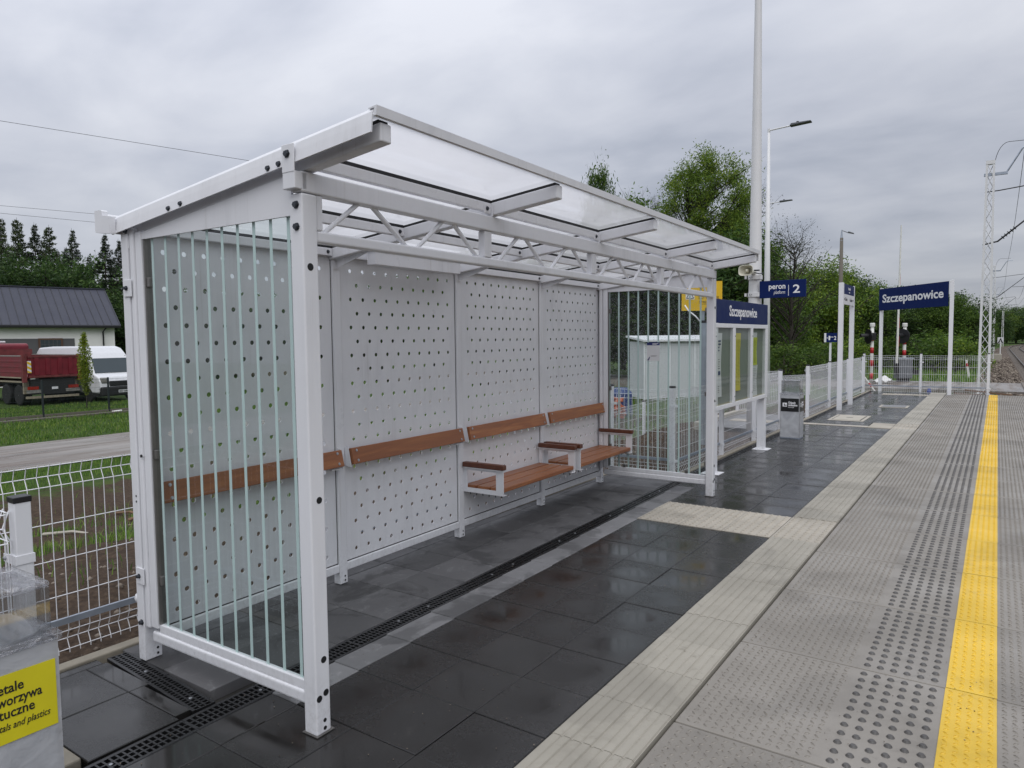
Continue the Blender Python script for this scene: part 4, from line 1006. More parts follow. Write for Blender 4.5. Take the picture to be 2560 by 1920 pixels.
for j, (a, c) in enumerate(((0.0, 0.755), (0.757, 1.565), (1.567, 2.415))):
    fa, fc = wins[j]
    m = MB()
    m.box(-0.045, 0.0, a, c, 0.79, 0.842); m.box(-0.045, 0.0, a, c, 1.828, 1.882); m.box(-0.045, 0.0, a, fa, 0.8422, 1.8278); m.box(-0.045, 0.0, fc, c, 0.8422, 1.8278)
    fr_ = m.build('door_frame', 'fence_white', nc, bevel=0.004)
    m = MB(); m.add([(-0.008, fa, 0.842), (-0.008, fc, 0.842), (-0.008, fc, 1.828), (-0.008, fa, 1.828)], [(0, 1, 2, 3)]); m.build('window_glass', 'glass_case', fr_)
    for zz in (0.92, 1.72):
        m = MB(); m.lathe((0.0, a+0.03 if j else a+0.01, zz), (1, 0, 0), [(0, 0.010), (0.006, 0.010), (0.008, 0.005)], 8); m.build('lock', 'bolt_zinc', fr_)
def paper(par, y0, y1, z0, z1, mat, name='poster', x=-0.034, bow=0.004):
    m = MB(); n = 8
    for i in range(n):
        for j in range(3): pass
    vs = []; fs = []
    for i in range(n+1):
        t = i/n
        for j in range(5):
            s = j/4; vs.append((x+bow*math.sin(t*6+s*2)*(0.4+s), y0+(y1-y0)*s+0.006*math.sin(t*7), z0+(z1-z0)*t))
    for i in range(n):
        for j in range(4): fs.append((i*5+j, i*5+j+1, i*5+j+6, i*5+j+5))
    m.add(vs, fs); return m.build(name, mat, par, smooth=True)
def lines(par, y0, y1, z0, z1, n, mat, h=0.004, x=-0.026, seed=1):
    rr = random.Random(seed)
    m = MB()
    for k in range(n):
        z = z1-(z1-z0)*(k+0.5)/n; m.box(x, x+0.0006, y0, y0+(y1-y0)*rr.uniform(0.6, 1), z-h/2, z+h/2)
    o = m.build('printed_lines', mat, par); o['kind'] = 'stuff'
pp = paper(nc, 0.04, 0.33, 0.95, 1.76, 'paper_white'); lines(pp, 0.12, 0.28, 1.52, 1.68, 4, 'ink_blue', 0.018, -0.026, 2); lines(pp, 0.12, 0.27, 1.30, 1.44, 5, 'ink', 0.006, -0.026, 3); lines(pp, 0.08, 0.28, 1.0, 1.10, 4, 'ink', 0.006, -0.026, 4)
m = MB(); m.box(-0.026, -0.0254, 0.16, 0.26, 1.23, 1.28); m.build('printed_block', 'ink_blue', pp)
pp = paper(nc, 0.85, 1.13, 0.98, 1.76, 'paper_yellow'); lines(pp, 0.87, 0.985, 1.06, 1.68, 34, 'ink', 0.0022, -0.026, 5); lines(pp, 1.0, 1.11, 1.06, 1.68, 34, 'ink', 0.0022, -0.026, 6)
pp = paper(nc, 1.69, 1.93, 1.40, 1.77, 'paper_white', bow=0.003); 
p2_ = paper(nc, 1.72, 1.92, 1.30, 1.70, 'paper_lime', x=-0.028, bow=0.003); lines(p2_, 1.74, 1.90, 1.33, 1.67, 22, 'ink', 0.002, -0.022, 7)
pp = paper(nc, 1.68, 1.96, 0.85, 1.30, 'paper_white', bow=0.004); lines(pp, 1.72, 1.92, 0.92, 1.26, 14, 'ink', 0.0025, -0.026, 8)

# ================================================================== SIGNS ON POSTS
# platform number on the tall mast
pl1 = thing('mast', 'tall thick white tapered mast carrying horn loudspeaker and platform sign', 'mast', (-3.60, 13.0, -0.1))
m = MB(); m.tube([(0, 0, 0), (0, 0, 1.5), (0, 0, 8.0), (0, 0, 11.5)], [0.128, 0.122, 0.055, 0.028], 24); m.build('shaft', 'mast_white', pl1, smooth=True)
for zz in (2.52, 2.83):
    m = MB(); m.lathe((0, 0, zz), (0, 0, 1), [(0, 0.125), (0.075, 0.125)], 20); cb = m.build('clamp_band', 'mast_white', pl1)
    m = MB(); m.box(-0.15, -0.115, -0.135, -0.115, zz+0.01, zz+0.065); m.box(-0.02, 0.13, -0.135, -0.12, zz+0.0, zz+0.075); m.build('clamp_ear', 'mast_white', cb)
    for x in (-0.06, -0.02): m = MB(); m.lathe((x, -0.118, zz+0.037), (0, -1, 0), [(0, 0.007), (0.02, 0.007)], 6); m.build('bolt', 'bolt_dark', cb)
ps = thing('platform_sign', 'dark blue sign reading peron 2 platform, held out from the tall mast', 'sign', (-3.485, 12.86, 2.385))
m = MB(); m.box(0, 0.775, 0, 0.045, 0, 0.302); pn = m.build('panel', 'sign_blue', ps, bevel=0.004)
text('peron', 0.135, 'text_white', pn, (0.16, -0.0012, 0.155), FACE_NY, bold=0.018, width=0.28)
text('platform', 0.085, 'text_white', pn, (0.245, -0.0012, 0.068), FACE_NY, bold=0.0, shear=0.2, width=0.19)
text('2', 0.20, 'text_white', pn, (0.565, -0.0012, 0.075), FACE_NY, bold=0.014, width=0.115)
m = MB(); m.box(0.488, 0.496, -0.0015, -0.0002, 0.03, 0.215); m.build('divider', 'text_white', pn)
hs = thing('horn_loudspeaker', 'cream horn loudspeaker on the tall mast under the roof corner', 'loudspeaker', (-3.64, 12.62, 2.865)); hs.scale = (1.15, 1.15, 1.15)
def horn(par):
    n = 28; V = []; F = []
    def ring(y, a, bq, e):
        for k in range(n):
            t = 2*math.pi*k/n; c, s = math.cos(t), math.sin(t)
            V.append((a*math.copysign(abs(c)**e, c), y, bq*math.copysign(abs(s)**e, s)))
    prof = [(0.24, 0.035, 0.035, 1), (0.10, 0.045, 0.04, 1), (0.03, 0.075, 0.055, 0.8), (-0.02, 0.108, 0.075, 0.62), (-0.045, 0.118, 0.083, 0.58), (-0.045, 0.108, 0.074, 0.58), (0.0, 0.092, 0.062, 0.65), (0.05, 0.05, 0.04, 0.9), (0.07, 0.03, 0.03, 1)]
    for p in prof: ring(*p)
    for i in range(len(prof)-1):
        for k in range(n): F.append((i*n+k, i*n+(k+1) % n, (i+1)*n+(k+1) % n, (i+1)*n+k))
    F.append(tuple(range(n))); F.append(tuple((len(prof)-1)*n+k for k in range(n)))
    m = MB(); m.add(V, F); return m.build('horn', 'horn_cream', par, smooth=True)
hn = horn(hs); hn.rotation_euler = (R(-4), 0, R(-10))
m = MB(); m.lathe((0, 0.06, 0), (0, -1, 0), [(0, 0.03), (0.06, 0.026), (0.085, 0.016), (0.09, 0.004)], 14); m.build('driver', 'horn_cream', hs, smooth=True)
m = MB(); m.box(0.10, 0.18, 0.02, 0.05, -0.01, 0.01); m.tube([(0.10, 0.05, -0.03), (0.15, 0.1, -0.045), (0.17, 0.25, -0.03)], 0.008, 6); m.build('bracket', 'bolt_dark', hs)

# two-post direction sign
ds = thing('direction_sign', 'narrow two post sign with blue header over white direction panel', 'sign', (-2.95, 17.65, 0))
for y0 in (0.0, 1.48):
    m = MB(); m.box(-0.05, 0.05, y0-0.05, y0+0.05, 0.0, 2.92); m.build('post', 'fence_white', ds, bevel=0.004)
m = MB(); m.box(0.0, 0.047, 0.052, 1.428, 2.672, 2.905); hp = m.build('header_panel', 'sign_blue', ds)
m = MB(); m.box(0.0, 0.047, 0.052, 1.428, 2.435, 2.670); wp_ = m.build('white_panel', 'sign_white', ds)
text('kierunek', 0.10, 'text_white', hp, (0.0485, 0.62, 2.78), FACE_X, bold=0.01, width=0.30); text('direction', 0.05, 'text_white', hp, (0.0485, 0.70, 2.71), FACE_X, shear=0.2, width=0.14)
text('Kielce', 0.11, 'ink', wp_, (0.0485, 0.22, 2.52), FACE_X, bold=0.006, width=0.28); text('Kraków', 0.11, 'ink', wp_, (0.0485, 0.85, 2.52), FACE_X, bold=0.006, width=0.36)
for sgn, yc in ((-1, 0.14), (1, 1.30)):
    m = MB(); m.box(0.0482, 0.0492, yc-0.045, yc+0.045, 2.548, 2.562); m.build('arrow', 'ink', wp_); m = MB(); m.prism([(yc+sgn*0.06, 2.555), (yc+sgn*0.02, 2.59), (yc+sgn*0.02, 2.52)], 'x', 0.0482, 0.0492); m.build('arrow', 'ink', wp_)

# station name board
ns = thing('station_name_sign', 'large two post station name board reading Szczepanowice in white on blue', 'sign', (-2.84, 23.2, 0))
A_, B_ = Vector((-0.28, 2.75, 0)), Vector((1.78, 0.25, 0))
for q, z0 in ((A_, -0.9), (B_, 0.0)):
    m = MB(); m.box(q.x-0.05, q.x+0.05, q.y-0.05, q.y+0.05, z0, 3.24); m.build('post', 'fence_white', ns, bevel=0.004)
v = B_-A_; a_ = math.atan2(v.y, v.x); L_ = v.length
pb = MB(); pb.box(-0.02, L_-0.055, -0.082, -0.052, 2.515, 3.215); pn = pb.build('panel', 'sign_blue', ns, A_, rot=(0, 0, a_), bevel=0.004)
text('Szczepanowice', 0.36, 'text_white', pn, (0.17, -0.0832, 2.77), FACE_NY, bold=0.022, width=L_-0.40)

# small platform sign down on the ramp
sg_ = thing('ramp_sign', 'small blue arrow sign to platform 2 on a thin white post', 'sign', camp(2076, 27.0, -0.6))
m = MB(); m.box(-0.035, 0.035, -0.03, 0.03, 0, 2.42); m.build('post', 'fence_white', sg_)
m = MB(); m.box(-0.17, 0.22, -0.06, -0.032, 2.07, 2.42); pn = m.build('panel', 'sign_blue', sg_, rot=(0, 0, R(25)))
m = MB(); m.box(-0.24, -0.171, -0.062, -0.03, 2.07, 2.42); m.build('panel_edge', 'sign_white', sg_, rot=(0, 0, R(25)))
text('2', 0.20, 'text_white', pn, (0.11, -0.0612, 2.16), FACE_NY, bold=0.02, width=0.08); text('peron', 0.07, 'text_white', pn, (-0.02, -0.0612, 2.25), FACE_NY, bold=0.02, width=0.11)
m = MB(); m.box(-0.085, -0.03, -0.0615, -0.0605, 2.15, 2.31); m.build('pictogram', 'text_white', pn)
m = MB(); m.box(-0.15, -0.10, -0.0615, -0.0605, 2.225, 2.24); m.prism([(-0.162, 2.232), (-0.135, 2.265), (-0.135, 2.2)], 'y', -0.0616, -0.0606); m.build('arrow', 'text_white', pn)

# yellow warning board beyond the end glass
yw = thing('warning_board', 'yellow warning board on a post beyond the striped end glass', 'sign', (-4.33, 12.29, -0.4))
yr = math.atan2(0.41, 0.58)
m = MB(); m.tube([(0, 0.06, 0), (0, 0.06, 3.1)], 0.03, 10); m.build('post', 'galvanised', yw)
m = MB(); m.box(-0.36, 0.36, -0.012, 0.0, 2.58, 3.10); pn = m.build('panel', 'sign_yellow', yw, rot=(0, 0, yr))
m = MB(); m.box(-0.29, -0.135, -0.0135, -0.0125, 2.78, 2.95); wt = m.build('pictogram_ground', 'sign_white', pn)
m = MB()
tri = [(-0.275, 2.80), (-0.15, 2.80), (-0.2125, 2.925)]
for i in range(3):
    p, q = tri[i], tri[(i+1) % 3]; m.bar((p[0], -0.0145, p[1]), (q[0], -0.0145, q[1]), 0.0012, 0.012, (0, 1, 0)) if False else m.tube([(p[0], -0.0145, p[1]), (q[0], -0.0145, q[1])], 0.006, 4)
m.build('triangle', 'ink', pn)
for s, z in (('UWAGA!', 2.87), ('DOTKNIĘCIE', 2.79), ('ŚMIERTELNE', 2.71)): text(s, 0.062, 'ink', pn, (0.12, -0.0128, z), FACE_NY, align='CENTER')
m = MB(); m.box(0.0, 0.25, -0.0135, -0.0125, 2.692, 2.698); m.build('underline', 'ink', pn)
# grey cabinet post with its white cable
cp_ = thing('cable_post', 'grey plastic cable post with white lead seen through the end glass', 'post', (-4.05, 11.6, -0.3))
m = MB(); m.box(-0.05, 0.05, -0.05, 0.05, 0, 2.25); m.build('housing', 'galvanised', cp_, bevel=0.01)
m = MB(); m.box(-0.055, 0.055, -0.055, 0.055, 2.25, 2.29); m.build('cap', 'black_plastic', cp_)
m = MB(); m.tube([(-0.03, -0.04, 2.25), (-0.12, -0.06, 2.36), (-0.24, -0.08, 2.46), (-0.30, -0.08, 2.55)], 0.012, 8); m.build('cable', 'text_white', cp_, smooth=True)

# ================================================================== LITTER BINS
def bin_(loc, label, lab_mat, faces, ht=0.985):
    b0 = thing('litter_bin', label, 'litter bin', loc)
    w, d = 0.155, 0.145
    m = MB(); m.box(-w, w, -d, d, 0.0, 0.02); m.build('base', 'galvanised', b0, bevel=0.004)
    for sx in (-1, 1):
        m = MB(); m.box(sx*w-0.003, sx*w+0.003, -d, d, 0.02, 0.735); m.build('side_wall', 'film_milky', b0)
        m = MB(); m.box(-w+0.004, w-0.004, sx*d-0.003, sx*d+0.003, 0.02, 0.735); m.build('side_wall', 'film_milky', b0)
        for sy in (-1, 1): m = MB(); m.box(sx*w-0.007*(1+sx), sx*w+0.007*(1-sx), sy*d-0.007*(1+sy), sy*d+0.007*(1-sy), 0.0205, 0.735); m.build('corner_post', 'aluminium', b0)
    m = MB()
    m.box(-w-0.012, w+0.012, -d-0.012, -d+0.012, 0.735, 0.762); m.box(-w-0.012, w+0.012, d-0.012, d+0.012, 0.735, 0.762); m.box(-w-0.012, -w+0.012, -d+0.0122, d-0.0122, 0.735, 0.762); m.box(w-0.012, w+0.012, -d+0.0122, d-0.0122, 0.735, 0.762)
    m.build('rim', 'film_crinkled', b0, bevel=0.004)
    # clear hood
    m = MB(); m.box(-w+0.008, w-0.008, -d+0.008, d-0.008, ht-0.022, ht); m.build('hood_top', 'film_crinkled', b0, bevel=0.012, seg=3)
    for sx in (-1, 1):
        m = MB(); m.box(sx*(w-0.012)-0.002, sx*(w-0.012)+0.002, -d+0.012, d-0.012, 0.763, ht-0.023); m.build('hood_side', 'film_clear', b0); m = MB(); m.box(-w+0.015, w-0.015, sx*(d-0.012)-0.002, sx*(d-0.012)+0.002, 0.763, ht-0.023); m.build('hood_side', 'film_clear', b0)
    # slack bag hung inside the rim
    n = 16; V = []; F = []
    for i, (r, z) in enumerate(((0.97, 0.765), (0.90, 0.745), (0.80, 0.66), (0.74, 0.45), (0.70, 0.2), (0.5, 0.06))):
        for k in range(n):
            t = 2*math.pi*k/n; c, s = math.cos(t), math.sin(t); j = 1+0.05*math.sin(5*t+i*1.7)
            V.append((w*r*j*math.copysign(abs(c)**0.6, c), d*r*j*math.copysign(abs(s)**0.6, s), z+0.01*math.sin(3*t+i)))
    for i in range(5):
        for k in range(n): F.append((i*n+k, i*n+(k+1) % n, (i+1)*n+(k+1) % n, (i+1)*n+k))
    m = MB(); m.add(V, F); m.build('bag', 'film_milky', b0, smooth=True)
    for f in faces:
        if f == 'x': m = MB(); m.box(w+0.0045, w+0.006, -d+0.012, d-0.012, 0.455, 0.675)
        else: m = MB(); m.box(-w+0.012, w-0.012, -d-0.006, -d-0.0045, 0.455, 0.675)
        lb = m.build('label', lab_mat, b0)
        if lab_mat == 'label_black':
            R_ = FACE_NY if f == 'y' else FACE_X
            pos = (lambda a, z: (a, -d-0.0065, z)) if f == 'y' else (lambda a, z: (w+0.0065, a, z))
            text('Odpady', 0.05, 'text_white', lb, pos(-0.025, 0.587), R_, bold=0.03, width=0.118); text('zmieszane', 0.05, 'text_white', lb, pos(-0.025, 0.547), R_, bold=0.03, width=0.145); text('mixed waste', 0.03, 'text_white', lb, pos(-0.025, 0.517), R_, shear=0.2, width=0.09)
            m = MB()
            if f == 'y': m.box(-0.115, -0.045, -d-0.0072, -d-0.0062, 0.535, 0.60)
            else: m.box(w+0.0062, w+0.0072, -0.105, -0.045, 0.535, 0.60)
            pg = m.build('pictogram', 'text_white', lb)
            m = MB()
            if f == 'y': m.box(-0.095, -0.08, -d-0.0082, -d-0.0073, 0.545, 0.585); m.box(-0.07, -0.055, -d-0.0082, -d-0.0073, 0.545, 0.57)
            else: m.box(w+0.0073, w+0.0082, -0.085, -0.072, 0.545, 0.585)
            m.build('pictogram_figure', 'ink', pg, kind='stuff')
        else:
            x = w+0.0065
            for s, z, wd in (('Metale', 0.615, 0.101), ('i tworzywa', 0.575, 0.152), ('sztuczne', 0.535, 0.129)): text(s, 0.045, 'ink', lb, (x, -0.062, z), FACE_X, bold=0.012, width=wd)
            text('metals and plastics', 0.032, 'ink', lb, (x, -0.062, 0.497), FACE_X, shear=0.25, width=0.173)
    return b0
bin_((-2.815, 12.45, 0), 'clear plastic litter bin with black mixed waste label beside the far fence', 'label_black', ('y', 'x'))
bin_((-2.696, 0.878, 0), 'clear wrapped litter bin with yellow metals and plastics label in the foreground', 'label_yellow', ('x',), 0.935)
# ================================================================== LEFT YARD
GL = -1.3
FWD = Vector((-math.sin(YAW), math.cos(YAW), 0)); RGT = Vector((math.cos(YAW), math.sin(YAW), 0))
def face_dir(lat, dep): d = RGT*lat+FWD*dep; return math.atan2(d.y, d.x)
def wheel(par, x, y, r, w, side):
    m = MB(); m.lathe((x-w/2, y, r), (1, 0, 0), [(0, r*0.86), (0.03, r*0.98), (w*0.3, r), (w*0.7, r), (w-0.03, r*0.98), (w, r*0.86)], 24); t = m.build('wheel', 'tyre', par, smooth=False)
    s = 1 if side > 0 else -1; x0 = x+s*(w/2+0.001)
    m = MB(); m.lathe((x0, y, r), (s, 0, 0), [(-0.02, r*0.60), (0.0, r*0.60), (-0.02, r*0.50), (-0.04, r*0.25), (0.01, r*0.2), (0.015, r*0.08)], 20); m.build('rim', 'rim_grey', t)
# --- tipper truck
trk = thing('tipper_truck', 'dark red tipper truck seen from behind, parked by the grey wall', 'truck')
rl_ = camp(62, 33.9, GL); trk.rotation_euler = (0, 0, face_dir(-0.84, 0.54)-R(90))
xdir = Matrix.Rotation(trk.rotation_euler.z, 3, 'Z') @ Vector((1, 0, 0)); trk.location = rl_+xdir*1.25
def bx(name, mat, par, *a, bevel=0.0): m = MB(); m.box(*a); return m.build(name, mat, par, bevel=bevel)
for sx in (-1, 1):
    s = bx('bed_side', 'truck_red', trk, sx*1.25-0.04, sx*1.25+0.04, 0.02, 5.0, 1.42, 2.42)
    for zz in (1.66, 1.92, 2.18): bx('rib', 'truck_red', s, sx*1.25-0.055*(1 if sx < 0 else -0.72), sx*1.25+0.055*(1 if sx > 0 else -0.72), 0.05, 4.9, zz-0.04, zz+0.04, bevel=0.015)
    bx('top_rail', 'rim_grey', s, sx*1.25-0.05, sx*1.25+0.05, 0.0, 5.0, 2.42, 2.47)
    bx('bottom_rail', 'truck_beige', s, sx*1.25-0.06, sx*1.25+0.06, 0.3, 5.0, 1.36, 1.42)
    bx('corner_pillar', 'truck_red_dirty', trk, sx*1.25-0.11, sx*1.25+0.06, -0.06, 0.10, 1.15, 2.5)
tg = bx('tailgate', 'truck_red', trk, -1.12, 1.12, -0.04, 0.04, 1.45, 2.40)
for x in (-0.75, -0.25, 0.3, 0.8): bx('rib', 'truck_red', tg, x-0.10, x+0.10, -0.075, -0.042, 1.5, 2.33, bevel=0.02)
bx('top_edge', 'truck_red_dirty', tg, -1.12, 1.12, -0.08, 0.05, 2.36, 2.44); bx('bottom_edge', 'truck_red_dirty', tg, -1.12, 1.12, -0.09, 0.05, 1.38, 1.48)
bx('headboard', 'truck_red_dirty', trk, -1.25, 1.25, 5.0, 5.08, 1.42, 2.75); bx('bed_floor', 'truck_red_dirty', trk, -1.2, 1.2, 0.04, 5.0, 1.36, 1.42)
wb = bx('warning_plate', 'sign_white', trk, -1.19, -1.02, -0.13, -0.125, 1.62, 2.20)
for z in (1.66, 1.88, 2.10):
    m = MB(); m.prism([(-1.19, z-0.02), (-1.02, z-0.12 if z > 1.7 else z-0.04), (-1.02, z-0.01), (-1.19, z+0.09)], 'y', -0.136, -0.131); m.build('stripe', 'sign_yellow', wb)
m = MB(); m.box(-0.45, 0.45, 0.1, 8.0, 0.85, 1.15); m.build('chassis', 'truck_black', trk)
bx('rear_frame', 'truck_black', trk, -1.0, 1.0, 0.02, 0.3, 0.55, 1.3)
for sx in (-1, 1):
    bx('mudguard', 'truck_beige', trk, sx*0.95-0.28, sx*0.95+0.28, 0.25, 0.36, 0.6, 1.22); bx('mudguard', 'truck_beige', trk, sx*0.95-0.28, sx*0.95+0.28, 0.36, 3.0, 1.14, 1.22)
    bx('tail_lamp', 'lamp_red', trk, sx*0.92-0.24, sx*0.92+0.24, 0.0, 0.05, 0.80, 0.95); bx('lamp_bar', 'rim_grey', trk, sx*0.88-0.33, sx*0.88+0.33, -0.01, 0.03, 0.63, 0.78)
    for y in (0.95, 2.3, 6.4): wheel(trk, sx*0.98, y, 0.52, 0.42, sx)
bx('underrun_bar', 'truck_beige', trk, -1.2, 1.2, 0.05, 0.16, 0.36, 0.48); bx('licence_plate', 'sign_white', trk, -0.1, 0.18, -0.02, 0.0, 0.78, 0.90)
m = MB(); m.prism([(5.25, 0.75), (7.5, 0.75), (7.5, 1.9), (7.25, 3.0), (5.4, 3.07), (5.25, 2.95)], 'x', -1.22, 1.22); cab = m.build('cab', 'truck_red', trk, bevel=0.10, seg=3)
bx('side_window', 'car_glass', cab, -1.226, -1.221, 6.2, 7.1, 1.9, 2.6); bx('rear_window', 'car_glass', cab, -0.7, 0.7, 5.243, 5.248, 2.2, 2.75)
bx('beacon', 'amber', trk, -0.75, -0.55, 5.7, 5.9, 3.08, 3.22, bevel=0.03); bx('beacon_bar', 'sign_white', trk, -0.5, 0.3, 5.75, 5.85, 3.09, 3.19, bevel=0.03)
# --- van
van = thing('van', 'white high roof van with dark bumper parked facing the fence', 'van')
fd = face_dir(0.85, -0.53); van.rotation_euler = (0, 0, fd-R(90))
VX = Matrix.Rotation(van.rotation_euler.z, 3, 'Z')
van.location = camp(236, 36.0, GL)-VX @ Vector((1.0, 6.0, 0))+VX @ Vector((0, 0, 0))
def vw(z): return 1.0-0.0*z if z < 1.25 else 1.0-0.16*((z-1.25)/1.3)**1.3
prof = [(0.0, 0.42), (0.0, 1.25), (0.04, 2.25), (0.25, 2.50), (1.5, 2.56), (4.1, 2.56), (4.5, 2.47), (4.78, 2.22), (4.98, 2.0), (5.50, 1.30), (5.86, 1.16), (6.0, 0.95), (6.05, 0.62), (6.02, 0.42)]
V_ = [(-vw(z), y, z) for y, z in prof]+[(vw(z), y, z) for y, z in prof]; n = len(prof)
m = MB(); m.add(V_, [tuple(range(n)), tuple(range(n, 2*n))]+[(i, (i+1) % n, n+(i+1) % n, n+i) for i in range(n)]); body = m.build('body', 'van_white', van, bevel=0.07, seg=3)
def proud(pts, off, name, mat, par=van):
    m = MB(); m.add([Vector(p)+Vector(off) for p in pts], [tuple(range(len(pts)))]); 
    a, b_, c = [Vector(p) for p in pts[:3]]; nrm = (b_-a).cross(c-a).normalized()
    m.add([Vector(p)+Vector(off)*0.2 for p in pts], [tuple(range(len(pts)))])
    k = len(pts); o = MB(); o.v = m.v; o.f = m.f+[(i, (i+1) % k, k+(i+1) % k, k+i) for i in range(k)]; return o.build(name, mat, par)
proud([(-vw(2.0)+0.09, 4.99, 1.985), (vw(2.0)-0.09, 4.99, 1.985), (vw(1.32)-0.06, 5.475, 1.335), (-vw(1.32)+0.06, 5.475, 1.335)], (0, 0.022, 0.018), 'windscreen', 'car_glass')
for sx in (-1, 1):
    proud([(sx*vw(1.9), 4.05, 1.90), (sx*vw(1.9), 4.82, 1.90), (sx*vw(1.32), 5.25, 1.32), (sx*vw(1.3), 4.05, 1.30)], (sx*0.012, 0, 0), 'side_window', 'car_glass')
    bx('mirror', 'truck_black', van, sx*1.0+(0.0 if sx > 0 else -0.22), sx*1.0+(0.22 if sx > 0 else 0.0), 4.95, 5.1, 1.22, 1.62, bevel=0.04)
    bx('headlamp', 'rim_grey', van, sx*0.80-0.16, sx*0.80+0.16, 5.80, 6.03, 0.86, 1.14, bevel=0.05)
    bx('roof_strip', 'truck_black', van, sx*0.80-0.02, sx*0.80+0.02, 4.4, 4.9, 2.1, 2.12)
    for y in (1.2, 5.0): wheel(van, sx*0.90, y, 0.34, 0.22, sx)
bx('bumper', 'truck_black', van, -1.0, 1.0, 5.85, 6.13, 0.30, 0.72, bevel=0.06); bx('grille', 'truck_black', van, -0.6, 0.6, 5.98, 6.07, 0.74, 0.98, bevel=0.03)
bx('licence_plate', 'sign_white', van, -0.26, 0.26, 6.131, 6.14, 0.44, 0.56); bx('sill', 'truck_black', van, -0.98, 0.98, 0.2, 5.8, 0.28, 0.43)
text('KMI 1088A', 0.1, 'ink', van, (0.24, 6.142, 0.465), (R(90), 0, R(180)), bold=0.01, width=0.46)

van.scale = (1.12, 1.12, 1.12)
# --- house
t45 = R(42)
tw = (RGT*math.cos(t45)+FWD*math.sin(t45)); hz_ = math.atan2(tw.y, tw.x)
hs_ = thing('house', 'white house with grey panel and dark seamed metal roof behind the truck', 'house')
e0 = camp(0, 48.5, GL); hs_.location = e0; hs_.rotation_euler = (0, 0, hz_)
HL, HR, HD, EV, RG = -14.0, 7.6, 9.0, 4.38, 7.32      # local x along the eave, y into the house
bx('wall', 'wall_white', hs_, HL+0.3, HR-0.35, 0.45, HD-0.4, -0.2, EV-0.05)
m = MB(); m.prism([(0.45, EV-0.06), (HD-0.4, EV-0.06), (HD/2, RG-0.35)], 'x', HL+0.31, HR-0.36); m.build('gable', 'wall_white', hs_)
pnl = bx('wall_panel', 'wall_grey', hs_, HL+1, HR-3.0, 0.40, 0.447, 0.6, EV-0.98)
bx('gutter', 'gutter_black', hs_, HL, HR, -0.10, 0.06, EV-0.22, EV-0.02, bevel=0.03)
m = MB(); m.tube([(HR-1.15, 0.30, -0.2), (HR-1.15, 0.30, EV-0.5), (HR-1.0, 0.0, EV-0.2)], 0.055, 8); m.build('downpipe', 'gutter_black', hs_)
sl = (RG-EV)/(HD/2)
rfo = MB(); rfo.prism([(0, EV), (HD/2, RG), (HD, EV), (HD, EV-0.12), (HD/2, RG-0.14), (0, EV-0.12)], 'x', HL, HR); roof = rfo.build('roof', 'roof_metal', hs_)
x = HL+0.2
while x < HR:
    m = MB(); m.prism([(0.02, EV+0.012), (HD/2, RG+0.0), (HD/2, RG+0.045), (0.02, EV+0.05)], 'x', x-0.014, x+0.014); m.build('seam', 'gutter_black', roof); x += 0.52
bx('ridge_cap', 'roof_metal', roof, HL, HR, HD/2-0.14, HD/2+0.14, RG-0.02, RG+0.06)
for xw in (-0.05-0.0,):
    wn_ = bx('window', 'brown_frame', hs_, 2.35, 3.85, 0.33, 0.399, 2.55, 3.42); gl__ = bx('glass', 'car_glass', wn_, 2.47, 3.73, 0.322, 0.329, 2.67, 3.30)
    for k in range(5): bx('glazing_bar', 'wall_grey', wn_, 2.47+0.252*k+0.0, 2.47+0.252*k+0.02, 0.314, 0.321, 2.67, 3.30)
    bx('glazing_bar', 'wall_grey', wn_, 2.47, 3.73, 0.306, 0.313, 2.975, 2.995)
# --- yard fence, dark mesh
def yard_fence(p, q, label, both):
    d = Vector(q)-Vector(p); L = d.length
    f = thing('yard_fence_panel', label, 'fence', (p[0], p[1], GL), math.atan2(d.y, d.x), 'dark yard fence panels')
    for x in ((0, L) if both else (0,)):
        m = MB(); m.box(x-0.03, x+0.03, -0.03, 0.03, 0, 1.55); m.build('post', 'fence_dark', f)
    m = MB()
    for k in range(int(L/0.05)+1): m.box(0.05*k-0.0025, 0.05*k+0.0025, -0.0025, 0.0025, 0.12, 1.50)
    for z in (0.13, 0.33, 0.53, 0.73, 0.93, 1.13, 1.33, 1.49): m.box(0, L, -0.007, -0.003, z-0.004, z+0.004)
    o = m.build('wire_mesh', 'fence_dark', f, kind='stuff', fix=False)
    m = MB(); m.box(0.03, L-0.03, -0.03, 0.03, -0.05, 0.16); m.build('base_board', 'concrete_post', f)
ya, yb2 = Vector((-31.75, 12.71)), Vector((-31.6, 15.21)); dy = yb2-ya
names = ['dark mesh fence panel at the left edge in front of the truck wheels', 'dark mesh fence panel between its two posts, before the sapling', 'dark mesh fence panel right of the sapling, before the van', 'dark mesh fence panel hidden behind the shelter, first', 'dark mesh fence panel hidden behind the shelter, second']
for k in range(-1, 4): a, c = ya+dy*k, ya+dy*(k+1); yard_fence((a.x, a.y, 0), (c.x, c.y, 0), names[k+1], k == 3)
m = MB(); m.box(-31.2, -30.95, 8, 24, GL-0.1, GL+0.09); tag(m.build('kerb_strip', 'concrete_post'), 'low dark concrete edging in front of the yard fence', 'kerb')
m = MB(); m.tube([(-31.35, 15.2, GL+0.06), (-31.2, 15.55, GL+0.07)], [0.05, 0.07], 8); tag(m.build('plastic_bottle', 'tarp_white', smooth=True), 'white plastic bottle lying by the foot of the yard fence', 'bottle')

